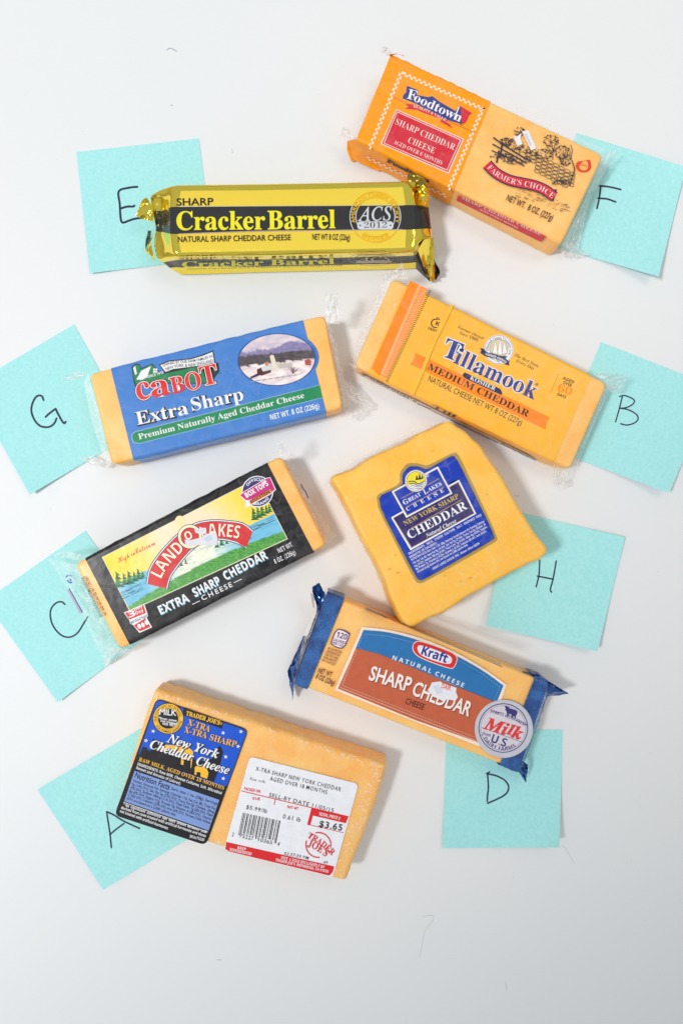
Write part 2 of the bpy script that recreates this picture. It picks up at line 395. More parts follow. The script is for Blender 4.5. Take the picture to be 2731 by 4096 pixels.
# ------------------------------------------------------------------ sticky notes
def note_mat():
    m, nt, b = base_mat('aqua_paper'); g = nd(nt, 'ShaderNodeNewGeometry')
    t = nd(nt, 'ShaderNodeTexNoise', Scale=500, Detail=4); nt.links.new(g.outputs['Position'], t.inputs['Vector'])
    r = nd(nt, 'ShaderNodeValToRGB'); nt.links.new(t.outputs['Fac'], r.inputs['Fac']); nt.links.new(r.outputs['Color'], b.inputs['Base Color'])
    r.color_ramp.elements[0].position = 0.3; r.color_ramp.elements[0].color = lin((162, 227, 228)) + (1,)
    r.color_ramp.elements[1].position = 0.7; r.color_ramp.elements[1].color = lin((176, 235, 235)) + (1,)
    b.inputs['Roughness'].default_value = 0.75; b.inputs['Specular IOR Level'].default_value = 0.2
    add_bump(nt, b, 900, 0.00003, 0.5, 3.0); return m
NM = note_mat(); INK = (48, 48, 74)
def note(letter, fr, quad, strokes, w, lift, label):
    t = thing('sticky_note', label, 'sticky note', None, 'aqua sticky notes with handwritten letters')
    TL, TR, BR, BL = [Vector(p) for p in quad]; ux, uy = TR - TL, BL - TL; det = ux.x * uy.y - ux.y * uy.x
    def uv(p):
        d = Vector(p) - TL; return ((d.x * uy.y - d.y * uy.x) / det, (ux.x * d.y - ux.y * d.x) / det)
    def z(p):
        u, v = uv(p); u = min(max(u, 0), 1); v = min(max(v, 0), 1)
        q = sum(l * (c ** 3) for l, c in zip(lift, ((1 - u) * (1 - v), u * (1 - v), u * v, (1 - u) * v))); return 0.00025 + q
    n = 26; P = qgrid(quad, n, n); V = [W(*fr(p), z(p)) for r in P for p in r]; m = n + 1; k = len(V)
    F = [(i * m + j, i * m + j + 1, (i + 1) * m + j + 1, (i + 1) * m + j) for i in range(n) for j in range(n)]
    V += [v - Vector((0, 0, 0.00012)) for v in V]; F += [tuple(k + q for q in reversed(f)) for f in F]
    rim = [j for j in range(m)] + [i * m + n for i in range(1, m)] + [n * m + j for j in range(n - 1, -1, -1)] + [i * m for i in range(n - 1, 0, -1)]
    F += [(rim[i], rim[i - 1], k + rim[i - 1], k + rim[i]) for i in range(len(rim))]
    mesh_ob('paper_sheet', V, F, NM, t, True).data.set_sharp_from_angle(angle=0.6)
    a = Art(fr, None, t)
    a.sf = lambda x_, y_, l: W(x_, y_, z(((x_ - fr.x) * fr.k, (y_ - fr.y) * fr.k)) + 0.00008 + l * 0.00002)
    for i, s in enumerate(strokes): a.stroke('handwritten_letter', INK, catmull(s, 6) if len(s) > 2 else plen(s, 8), w, 1 + i * 1.4, capd=True, rough=0.6)
    a.flush(); return t
q3 = Fr(1950, 450, 2.0077); q4 = Fr(0, 1250, 2.94); q5 = Fr(0, 2050, 2.6133); q6 = Fr(100, 2850, 2.0907); q7 = Fr(1700, 2850, 2.4123); q8 = Fr(1850, 1300, 1.7423); q2 = Fr(250, 500, 2.851)
note('E', q2, [(162, 308), (1557, 152), (1730, 1525), (315, 1690)], [[(855, 705), (760, 715), (645, 755), (655, 900), (665, 1060), (680, 1108), (710, 1110), (760, 1090), (830, 1068), (900, 1060)], [(670, 950), (740, 930), (800, 930), (822, 920)]], 24, (0, 0, 0, 0.002),
     'aqua sticky note with a handwritten E, half under the gold foil pack')
note('F', q3, [(708, 162), (1590, 437), (1370, 1318), (496, 1068)], [[(905, 590), (893, 690), (875, 770)], [(898, 588), (980, 598), (1065, 618)], [(885, 688), (960, 695), (1025, 718)]], 14, (0, 0.004, 0.011, 0),
     'aqua sticky note with a handwritten F, under the right end of the orange pack')
note('G', q4, [(-358, 865), (875, 140), (1590, 1422), (355, 2140)], [[(515, 1030), (500, 990), (465, 975), (420, 1000), (385, 1070), (372, 1140), (385, 1210), (420, 1280), (470, 1330), (530, 1348), (590, 1342), (640, 1305), (668, 1245)], [(540, 1228), (580, 1190), (656, 1132)], [(656, 1132), (690, 1200), (735, 1280), (760, 1302), (775, 1285)]], 23, (0.001, 0.0, 0, 0.004),
     'aqua sticky note with a handwritten G, beside the blue labelled cheese')
note('C', q5, [(-154, 923), (893, 190), (1637, 1226), (607, 1983)], [[(680, 960), (650, 935), (600, 940), (550, 985), (528, 1050), (540, 1140), (580, 1220), (640, 1280), (700, 1303), (760, 1295), (820, 1250), (880, 1155), (920, 1090)]], 17, (0, 0, 0, 0.003),
     'aqua sticky note with a handwritten C, under the left end of the black labelled cheese')
note('A', q6, [(107, 645), (980, 128), (1518, 966), (657, 1482)], [[(685, 830), (695, 900), (712, 1010), (724, 1130)], [(685, 830), (750, 860), (830, 910), (960, 970)], [(712, 1022), (760, 980), (830, 928)]], 13, (0.002, 0, 0, 0.004),
     'aqua sticky note with a handwritten A, under the cheese with two labels')
note('D', q7, [(205, 162), (1325, 167), (1293, 1303), (168, 1307)], [[(590, 590), (620, 574)], [(600, 590), (608, 720), (600, 800), (597, 860)], [(605, 594), (680, 610), (760, 650), (802, 710), (790, 770), (740, 812), (680, 842), (602, 876)]], 15, (0, 0, 0.012, 0.002),
     'aqua sticky note with a handwritten D, below the round milk seal')
note('H', q8, [(330, 1288), (1130, 1478), (937, 2275), (163, 2095)], [[(535, 1640), (530, 1740), (510, 1825)], [(650, 1645), (630, 1760), (610, 1840), (618, 1862)], [(518, 1750), (570, 1760), (630, 1772)]], 10, (0, 0.002, 0.010, 0.009),
     'aqua sticky note with a handwritten H, behind the square cheese wedge')
note('B', q8, [(963, 118), (1753, 431), (1437, 1170), (645, 880)], [[(1112, 490), (1090, 580), (1063, 675)], [(1090, 498), (1130, 492), (1190, 520), (1185, 550), (1140, 575), (1090, 580)], [(1095, 580), (1150, 590), (1205, 620), (1220, 655), (1190, 685), (1140, 697), (1098, 688)]], 9, (0, 0.001, 0.010, 0),
     'aqua sticky note with a handwritten B, at the right end of the yellow pack')

WHITE = (238, 238, 240); DARK = (40, 36, 40); NAVY = (38, 42, 88)
CH = cheese_mat('cheese_block', (255, 185, 92), (255, 203, 124)); CH2 = cheese_mat('cheese_yellow', (255, 188, 64), (255, 201, 92)); CH3 = cheese_mat('cheese_pale', (255, 182, 90), (255, 205, 128))
FILM = film_mat('clear_film', 0.0, 0.05, 70.0, crease=0.06); FILM2 = film_mat('edge_film', 0.16, 0.40, 60.0, crease=0.5); FLAP = film_mat('crinkled_film', 0.28, 0.62, 45.0, crease=0.75)
def block(root, fr, quad, h, mat=CH, r=0.0020, film=True, rc=0.003, shrink=0.0):
    o = dense(rquad(world_outline(fr, quad, h), rc), 0.004)
    slab('cheese_block', o, h, mat, root, r=r, wob=0.0)
    if film:
        c = [Vector(p) for p in world_outline(fr, quad, h)]; cen = sum(c, Vector((0, 0))) / 4
        u = (c[1] - c[0]).normalized(); v = (c[3] - c[0]).normalized()
        q = [c[0] - u * .0022 - v * .0009, c[1] + u * .0022 - v * .0009, c[2] + u * .0022 + v * .0009, c[3] - u * .0022 + v * .0009]
        slab('clear_wrap', dense(rquad(q, .0045), .004), h + 0.0008, FILM, root, r=0.0034, z0=0.0003, wob=0.0004)

# ------------------------------------------------------------------ G: blue labelled cheese
def build_G():
    h = 0.021; q = [(152, 452), (1290, 166), (1378, 618), (262, 893)]
    t = thing('cheese_package', 'blue labelled cheese brick with a snowy farm picture and green stripe', 'cheese', None, 'wrapped cheeses')
    block(t, ZG, q, h)
    BLU = (72, 130, 205)
    s = sleeve('label_band', ZG, q, ((255, 412), (372, 885)), ((1181, 183), (1299, 650)), h, ink(BLU, rough=0.3), t, wav=0.0008)
    a = Art(ZG, topsf(h + 0.00025), s)
    # picture with its rim
    rim = arc(1058, 383, 203, 0, 355, 60, 136, -4); a.poly('picture_rim', (64, 120, 196), rim, 0.6); a.poly('picture_rim', (50, 84, 150), arc(1058, 384, 190, 0, 355, 60, 127, -3), 1.2); 
    def farm(x_, y_):
        n = noise.noise(Vector((x_ * .02, y_ * .05, 1))); n2 = noise.noise(Vector((x_ * .08, y_ * .12, 5)))
        yy = y_ + (x_ - 1058) * 0.10
        if yy < 330 + 22 * noise.noise(Vector((x_ * .018, 0, 2))) - 30 * math.exp(-((x_ - 1130) / 60) ** 2): return mixc((196, 186, 206), (232, 214, 214), .5 + n * 1.4)
        if yy < 352 + 8 * n: return mixc((120, 112, 160), (150, 140, 180), .5 + n2)
        if yy < 398 + 14 * noise.noise(Vector((x_ * .03, 0, 7))): return mixc((62, 56, 66), (92, 76, 76), .5 + n2 * 1.5)
        return mixc((218, 200, 206), (250, 238, 232), .5 + n * 1.5 + n2 * .4)
    G = [[(1058 + (x_ * .995 * math.cos(0.05) + y_ * .67 * math.sin(.05)) * 183 * k / 14, 384 + (-x_ * .995 * math.sin(.05) + y_ * .67 * math.cos(.05)) * 183 * k / 14) for x_, y_ in [(math.cos(math.radians(g * 5)), math.sin(math.radians(g * 5))) for g in range(73)]] for k in range(0, 15)]
    picture('farm_picture', ZG, h + 0.00025, G, farm, s, 2)
    a.poly('printed_barn', (96, 44, 44), [(962, 432), (985, 420), (1030, 422), (1030, 446), (985, 462), (964, 455)], 3)
    a.poly('printed_barn', (206, 214, 214), [(980, 420), (1030, 413), (1034, 432), (992, 442)], 3.6)
    a.poly('printed_barn', (226, 216, 196), [(1024, 368), (1033, 360), (1044, 364), (1066, 436), (1042, 440)], 3.8)
    a.poly('printed_barn', (196, 186, 180), [(1060, 405), (1130, 400), (1134, 420), (1068, 428)], 3.2)
    a.poly('printed_barn', (184, 80, 62), [(1192, 388), (1212, 380), (1224, 390), (1222, 412), (1196, 410)], 3)
    a.poly('printed_barn', (200, 130, 90), [(1000, 398), (1014, 394), (1018, 412), (1004, 414)], 3)
    r_ = random.Random(2)
    for i in range(16): a.stroke('printed_tree', (110, 84, 84), [(1136, 452), (1136 + r_.uniform(-26, 26), 426 + r_.uniform(-8, 8))], 1.6, 3 + i * .1)
    for i in range(10): a.stroke('printed_tree', (60, 52, 62), [(930 + i * 5, 478 - i * 2), (934 + i * 5, 466 - i * 2.5)], 4, 3 + i * .1)
    for i in range(8): a.stroke('printed_tree', (170, 160, 176), [(930 + i * 30, 492 - i * 4), (975 + i * 30, 482 - i * 5)], 3, 3)
    # logo
    GR = (28, 132, 82)
    a.poly('logo_house', DARK, [(358, 420), (376, 404), (400, 406), (405, 425), (458, 402), (500, 452), (520, 440), (755, 395), (778, 402), (782, 440), (740, 500), (420, 500), (376, 516), (366, 480)], 1)
    a.poly('logo_house', GR, [(362, 424), (378, 409), (398, 410), (403, 430), (456, 407), (498, 456), (760, 398), (768, 430), (730, 496), (420, 496), (380, 510), (371, 480)], 2)
    a.poly('logo_house', WHITE, [(381, 480), (405, 438), (452, 415), (432, 470), (408, 482)], 3); a.poly('logo_house', WHITE, [(366, 424), (376, 414), (384, 452), (376, 458)], 3)
    for k in range(4): a.poly('logo_house', WHITE, [(462 + (k % 2) * 11, 428 + (k // 2) * 11), (471 + (k % 2) * 11, 426 + (k // 2) * 11), (472 + (k % 2) * 11, 435 + (k // 2) * 11), (463 + (k % 2) * 11, 437 + (k // 2) * 11)], 3)
    a.poly('logo_banner', DARK, [(490, 408), (540, 388), (640, 378), (700, 360), (752, 339), (757, 370), (764, 404), (700, 416), (640, 424), (560, 434), (520, 450)], 2.6)
    a.poly('logo_banner', WHITE, [(497, 411), (542, 393), (642, 383), (702, 366), (748, 347), (752, 372), (757, 400), (700, 411), (640, 419), (560, 429), (522, 443)], 3.2)
    p = catmull([(511, 420), (560, 405), (640, 398), (700, 387), (748, 372)], 5); a.text('logo_lettering', DARK, 'OWNED BY OUR FARM FAMILIES IN', p, 13, 'n', 4, wgt=0.012)
    p = catmull([(525, 437), (580, 421), (650, 417), (700, 407), (752, 396)], 5); a.text('logo_lettering', DARK, 'NEW YORK & NEW ENGLAND', p, 14, 'n', 4, wgt=0.012)
    a.text('logo_lettering', WHITE, 'SINCE 1919', [(436, 473), (514, 452)], 13, 'h', 4)
    for T, pp, hh in (('c', [(386, 578), (450, 570)], 116), ('a', [(457, 566), (546, 550)], 106), ('B', [(556, 550), (618, 536)], 78), ('O', [(624, 534), (698, 520)], 82), ('T', [(700, 512), (780, 494)], 92)):
        for col_, lay_, px_ in ((DARK, 4, 7), (WHITE, 5.2, 4), ((222, 40, 38), 6.4, 0.8)): a.text('brand_lettering', col_, T, pp, hh, 's', lay_, wgt=px_ * cap('s') / hh)
    a.text('brand_lettering', DARK, 'TM', [(774, 455), (790, 452)], 7, 'n', 4)
    p = [(388, 700), (640, 648)]; p2 = [(650, 635), (905, 600)]
    for T, pth, hh in (('Extra', [(386, 700), (634, 645)], 62), ('Sharp', [(652, 632), (900, 578)], 62)):
        a.text('product_lettering', (24, 24, 34), T, [(x_ + 4, y_ + 3) for x_, y_ in pth], hh, 's', 3, wgt=0.045); a.text('product_lettering', WHITE, T, pth, hh, 's', 5, wgt=0.002)
    gb = [(1265, 508), (1278, 566), (395, 787), (370, 782), (362, 765), (362, 748), (376, 734)]
    a.poly('green_stripe', (140, 170, 220), [(1264, 505), (1279, 569), (394, 791), (366, 786), (357, 766), (357, 746), (374, 730)], 1.0); a.poly('green_stripe', (20, 138, 84), gb, 1.6)
    a.text('stripe_lettering', WHITE, 'Premium Naturally Aged Cheddar Cheese', [(395, 770), (1192, 568)], 27, 's', 3)
    a.text('weight_lettering', WHITE, 'NET WT. 8 OZ (226g)', [(1029, 675), (1265, 618)], 26, 'h', 3)
    a.flush()
    # loose film at both ends
    crumple('film_end', ZG, [(150, 452, .019), (205, 650, .020), (262, 890, .019)], [(125, 500, .010), (165, 690, .006), (240, 905, .003)], FLAP, t, 20, 4, .001, .1, 11)
    crumple('film_end', ZG, [(150, 450, .019), (130, 455, .018), (105, 480, .016)], [(90, 440, .02), (50, 450, .02), (0, 492, .018)], FLAP, t, 9, 6, .003, .2, 12)
    crumple('film_end', ZG, [(175, 850, .004), (215, 870, .003), (262, 895, .004)], [(80, 855, .006), (150, 892, .003), (255, 912, .002)], FLAP, t, 9, 6, .002, .2, 13)
    crumple('film_end', ZG, [(1284, 168, .020), (1340, 400, .020), (1378, 618, .019)], [(1316, 160, .014), (1366, 400, .008), (1425, 600, .004)], FLAP, t, 30, 6, .002, .12, 14)
    crumple('film_end', ZG, [(1290, 200, .02), (1325, 210, .02), (1362, 215, .018)], [(1298, 55, .03), (1335, 28, .032), (1348, 60, .03)], FLAP, t, 10, 9, .003, .15, 15)
    crumple('film_end', ZG, [(1370, 470, .012), (1385, 560, .01), (1378, 630, .006)], [(1420, 500, .008), (1545, 620, .004), (1450, 690, .002)], FLAP, t, 14, 8, .003, .2, 16)
build_G()

# ------------------------------------------------------------------ C: black labelled cheese
def build_C():
    h = 0.021; q = [(186, 672), (1222, 128), (1450, 578), (414, 1102)]
    t = thing('cheese_package', 'black labelled cheese brick with a lake picture, red arch banner and torn price sticker', 'cheese', None, 'wrapped cheeses')
    block(t, ZC, q, h)
    s = sleeve('label_band', ZC, q, ((238, 640), (472, 1092)), ((1148, 157), (1386, 612)), h, ink((27, 26, 28), rough=0.28, mot=0.15), t, wav=0.0008)
    a = Art(ZC, topsf(h + 0.00025), s)
    Q = [(328, 640), (1099, 248), (1250, 545), (465, 905)]
    a.poly('picture_frame', (226, 222, 190), [(324, 638), (1100, 243), (1256, 547), (463, 911)], 0.8)
    def lake(x_, y_):
        n = y_ + .505 * (x_ - 328); g = 925 + 0.00022 * (x_ - 800) ** 2; w = noise.noise(Vector((x_ * .05, n * .12, 2)))
        horizon = 806 + .06 * (x_ - 380); dist = math.hypot((x_ - 760) / 1.0, (y_ - 520) / 0.8)
        if n < horizon: return mixc((250, 226, 190), (255, 216, 10), (dist - 150) / 270 + .08 * w)
        if n < g:
            c = mixc((250, 244, 220), (112, 192, 226), (abs(x_ - 800) - 60) / 190); return mixc(c, (60, 140, 150), .25 * (noise.noise(Vector((x_ * .01, n * .5, 1))) > .15))
        return mixc((34, 128, 42), (104, 184, 66), .5 + noise.noise(Vector((x_ * .15, n * .5, 3))) * 1.1)
    picture('lake_picture', ZC, h + 0.00025, qgrid(Q, 60, 110), lake, s, 1.6)
    r_ = random.Random(5)
    def pine(x_, y_, s_, lay):
        for k in range(4):
            w_ = s_ * (.12 + .13 * k); yy = y_ - s_ * (1 - k * .24); tl = .45
            a.poly('printed_tree', (24, 96, 48) if k % 2 else (52, 140, 58), [(x_ - w_ * .5 - s_ * .1 * (1 - k * .24), yy + s_ * .30), (x_ - s_ * .22 * (1 - k * .2), yy - s_ * .04), (x_ + w_ * .9, yy + s_ * .24)], lay + k * .2)
    for x_, y_, s_ in [(398, 790, 80), (430, 778, 60), (455, 772, 66), (480, 760, 50), (500, 750, 55), (520, 742, 34)]: pine(x_ + 10, y_, s_, 2.4)
    for x_, y_, s_ in [(1082, 452, 62), (1104, 442, 56), (1124, 432, 58), (1145, 420, 44), (1160, 412, 40)]: pine(x_ + 6, y_, s_, 2.4)
    for x_, y_, s_ in [(700, 690, 40), (722, 682, 30), (745, 672, 26), (900, 590, 40), (925, 580, 44), (950, 572, 30), (690, 700, 30), (972, 562, 22)]: pine(x_, y_, s_, 2.4)
    for i in range(26):
        x_ = r_.uniform(420, 520); y_ = 812 - (x_ - 420) * .48 + r_.uniform(0, 42); a.stroke('printed_ripple', (40, 100, 110), [(x_ - 16, y_ + 8), (x_ + 14, y_ - 7)], 2, 2.6 + i * .05)
    for i in range(18):
        x_ = r_.uniform(1090, 1190); y_ = 478 - (x_ - 1090) * .5 + r_.uniform(0, 26); a.stroke('printed_ripple', (40, 100, 110), [(x_ - 18, y_ + 8), (x_ + 16, y_ - 7)], 2, 2.6 + i * .05)
    a.text('claim_lettering', (214, 62, 30), 'High in', [(409, 667), (494, 624)], 25, 'c', 4, wgt=-.003); a.text('claim_lettering', (214, 62, 30), 'Calcium', [(498, 624), (594, 575)], 27, 'c', 4, wgt=-.003)
    # arch banner: an arc of circle through (560,775), (800,480), (1075,520)
    RED = (214, 42, 44)
    def ring(nm, col, inner, outer, lay):
        a.poly(nm, col, outer + inner[::-1], lay)
    OC = catmull([(548, 772), (562, 700), (600, 635), (660, 565), (720, 510), (800, 466), (880, 452), (960, 456), (1030, 468), (1082, 506)], 6)
    IC = catmull([(652, 797), (668, 740), (700, 690), (740, 640), (790, 590), (845, 560), (900, 550), (960, 556), (1010, 572), (1046, 592)], 6)
    for col, d, lay in ((NAVY, 4, 3.0), (WHITE, 0, 3.6), (NAVY, -5, 4.2), (RED, -7.5, 4.8)):
        def sh(P, k):
            o = []
            for i, p_ in enumerate(P):
                b_ = Vector(P[min(i + 1, len(P) - 1)]) - Vector(P[max(i - 1, 0)]); b_.normalize(); o.append((p_[0] + b_.y * k, p_[1] - b_.x * k))
            return o
        oo, ii = sh(OC, d), sh(IC, -d)
        ring('arch_banner', col, ii, [*oo, (1060 , 560)], lay) if False else ring('arch_banner', col, ii, oo, lay)
        e0 = (Vector(oo[0]) - Vector(ii[0])).normalized(); 
        a.poly('arch_banner', col, [oo[0], ii[0], (600 + 0 * d, 772)], lay + .1) if d < 0 else None
    a.poly('arch_banner', RED, [(1030, 480), (1078, 508), (1060, 540), (1042, 588), (1005, 566)], 5.0)
    # the halo circle in the middle of the arch; its figure is not drawn
    for rr, col, lay in ((62, NAVY, 5.4), (59, (250, 236, 196), 5.8), (46, NAVY, 6.2), (43, RED, 6.6)): a.poly('halo_disc', col, arc(765, 535, rr, 0, 350, 40), lay)
    a.poly('halo_disc', (246, 226, 170), chaikin([(690, 470), (692, 440), (712, 427), (735, 436), (748, 470), (730, 500)], 2), 4.9)
    a.text('brand_lettering', (246, 238, 214), 'LAND', catmull([(622, 745), (655, 685), (696, 640), (738, 598)], 6), 62, 'h', 7.0, wgt=-.01)
    a.text('brand_lettering', (246, 238, 214), 'LAKES', catmull([(832, 548), (880, 534), (950, 536), (1010, 545)], 6), 64, 'h', 7.0, wgt=-.01)
    a.text('brand_lettering', (246, 238, 214), 'O', [(750, 556), (782, 540)], 42, 'h', 7.6)
    a.text('brand_lettering', NAVY, '®', [(1058, 554), (1076, 546)], 15, 'n', 4)
    for T, p in (('EXTRA', [(620, 926), (765, 858)]), ('SHARP', [(792, 838), (922, 772)]), ('CHEDDAR', [(946, 754), (1158, 642)])):
        a.text('product_lettering', (90, 178, 206), T, [(x_ + 4, y_ + 4) for x_, y_ in p], 44, 'h', 3, wgt=0.0); a.text('product_lettering', WHITE, T, p, 44, 'h', 4, wgt=0.008)
    a.text('product_lettering', WHITE, 'CHEESE', [(830, 856), (980, 784)], 24, 'n', 4, sp=1.3, wgt=.012)
    a.stroke('product_lettering', WHITE, [(778, 875), (815, 857)], 3.5, 4); a.stroke('product_lettering', WHITE, [(986, 766), (1025, 748)], 3.5, 4)
    a.text('weight_lettering', WHITE, 'NET WT.', [(1211, 618), (1285, 582)], 24, 'h', 4, wgt=-.012); a.text('weight_lettering', WHITE, '8 OZ. (226g)', [(1193, 672), (1298, 621)], 24, 'h', 4, wgt=-.012)
    # round seal
    a.poly('round_seal', WHITE, arc(1104, 309, 79, 0, 350, 50), 6.4); a.poly('round_seal', (52, 46, 112), arc(1104, 309, 74, 0, 350, 50), 7)
    a.poly('round_seal', WHITE, [(1013, 326), (1040, 306), (1150, 240), (1168, 236), (1197, 300), (1168, 324), (1056, 386), (1040, 386), (1046, 362)], 7.6)
    a.poly('round_seal', (200, 36, 122), [(1017, 327), (1041, 309), (1151, 243), (1166, 239), (1192, 299), (1166, 318), (1060, 352), (1046, 352)], 8.2); a.poly('round_seal', (232, 138, 44), [(1062, 356), (1168, 296), (1177, 314), (1068, 375)], 8.8)
    a.text('seal_lettering', WHITE, 'OFFICIAL', arc(1104, 309, 54, -150, -48, 16), 14, 'h', 9); a.text('seal_lettering', WHITE, 'BRAND', arc(1104, 309, 68, 108, 30, 16), 14, 'h', 9)
    a.text('seal_lettering', WHITE, 'BOX TOPS', [(1050, 341), (1160, 276)], 26, 'h', 9.6, wgt=.02); a.text('seal_lettering', DARK, 'EDUCATION', [(1074, 368), (1168, 315)], 16, 'h', 9.6, wgt=.02)
    # three a day badge
    a.poly('cup_badge', WHITE, [(434, 916), (536, 872), (552, 918), (556, 936), (548, 940), (576, 990), (513, 1018), (480, 978), (466, 972), (462, 955)], 4)
    a.poly('cup_badge', RED, [(440, 918), (532, 878), (546, 918), (462, 952)], 4.6); a.poly('cup_badge', RED, [(484, 980), (542, 944), (568, 988), (515, 1011)], 4.6); a.stroke('cup_badge', NAVY, [(466, 963), (553, 924)], 1.5, 4.6)
    a.text('badge_lettering', WHITE, '3', [(462, 942), (494, 930)], 30, 'h', 5.4, wgt=.01); a.text('badge_lettering', WHITE, 'Every', [(488, 908), (528, 892)], 15, 'h', 5.4); a.text('badge_lettering', WHITE, 'Day', [(496, 926), (534, 910)], 15, 'h', 5.4)
    a.text('badge_lettering', NAVY, 'Milk Cheese Yogurt', [(470, 974), (554, 936)], 10, 'h', 5.4)
    for x_, y_ in ((512, 985), (530, 978), (548, 966)): a.poly('cup_badge', WHITE, arc(x_, y_, 9, 0, 320, 9, 13, -20), 5.4)
    for k in (0, 1): a.text('small_print', (92, 62, 40), ('SEE NUTRITION INFORMATION FOR', 'FAT AND SATURATED FAT CONTENT')[k], [(328 + 22 * k, 936 - 10 * k), ((232, 248)[k], (736, 728)[k])], 14, 'n', 1, wgt=.01)
    # torn price sticker
    T_ = (222, 222, 228)
    a.poly('torn_price_sticker', T_, [(788, 494), (800, 500), (822, 490), (846, 491), (848, 510), (846, 522), (800, 518), (792, 514)], 9.5, rough=.6); a.poly('torn_price_sticker', T_, [(740, 550), (770, 552), (820, 540), (850, 520), (898, 518), (903, 540), (902, 578), (860, 576), (742, 582)], 9.5, rough=.6)
    a.poly('torn_price_sticker', (196, 210, 232), [(832, 545), (868, 524), (880, 550), (850, 560)], 10, rough=.6)
    a.text('torn_price_sticker', (170, 60, 100), '~.~', [(800, 508), (838, 504)], 8, 'n', 10)
    a.flush()
    F2 = film_mat('soft_film', 0.12, 0.40, 80.0, crease=0.6)
    crumple('film_end', ZC, [(192, 675, .020), (300, 880, .021), (414, 1100, .020)], [(45, 640, .010), (215, 900, .003), (340, 1195, .003)], F2, t, 34, 7, .0014, .06, 21, jit=1.2)
    crumple('film_end', ZC, [(90, 640, .012), (150, 640, .015), (205, 655, .019)], [(60, 640, .014), (130, 606, .018), (238, 622, .021)], FLAP, t, 14, 5, .003, .1, 22)
    crumple('film_end', ZC, [(345, 1090, .008), (380, 1095, .012), (425, 1095, .016)], [(330, 1190, .003), (400, 1160, .003), (470, 1100, .012)], FLAP, t, 14, 6, .003, .1, 23)
    crumple('film_end', ZC, [(1222, 130, .020), (1330, 350, .020), (1448, 578, .020)], [(1262, 145, .010), (1380, 360, .005), (1500, 530, .004)], F2, t, 30, 6, .0014, .12, 24)
    crumple('film_end', ZC, [(1215, 132, .02), (1240, 145, .02), (1262, 158, .018)], [(1210, 50, .028), (1250, 60, .028), (1290, 130, .022)], FLAP, t, 8, 7, .003, .15, 25)
    b = Art(ZC, lambda x_, y_, l: W(x_, y_, .0135 + l * .00004), t)
    b.stroke('film_print', (70, 66, 130), [(160, 795), (228, 916)], 6, 1); b.stroke('film_print', (168, 160, 190), [(155, 800), (220, 920)], 12, .5)
    b.stroke('film_print', (48, 88, 190), arc(168, 750, 16, 60, 170, 10), 8, 1); b.stroke('film_print', (48, 88, 190), arc(160, 745, 16, 190, 320, 10), 6, 1); b.stroke('film_print', (48, 88, 190), [(162, 748), (172, 756)], 7, 1.4); b.stroke('film_print', (48, 50, 130), [(1322, 272), (1330, 290), (1345, 310), (1358, 342)], 5, 1)
    b.flush()
build_C()

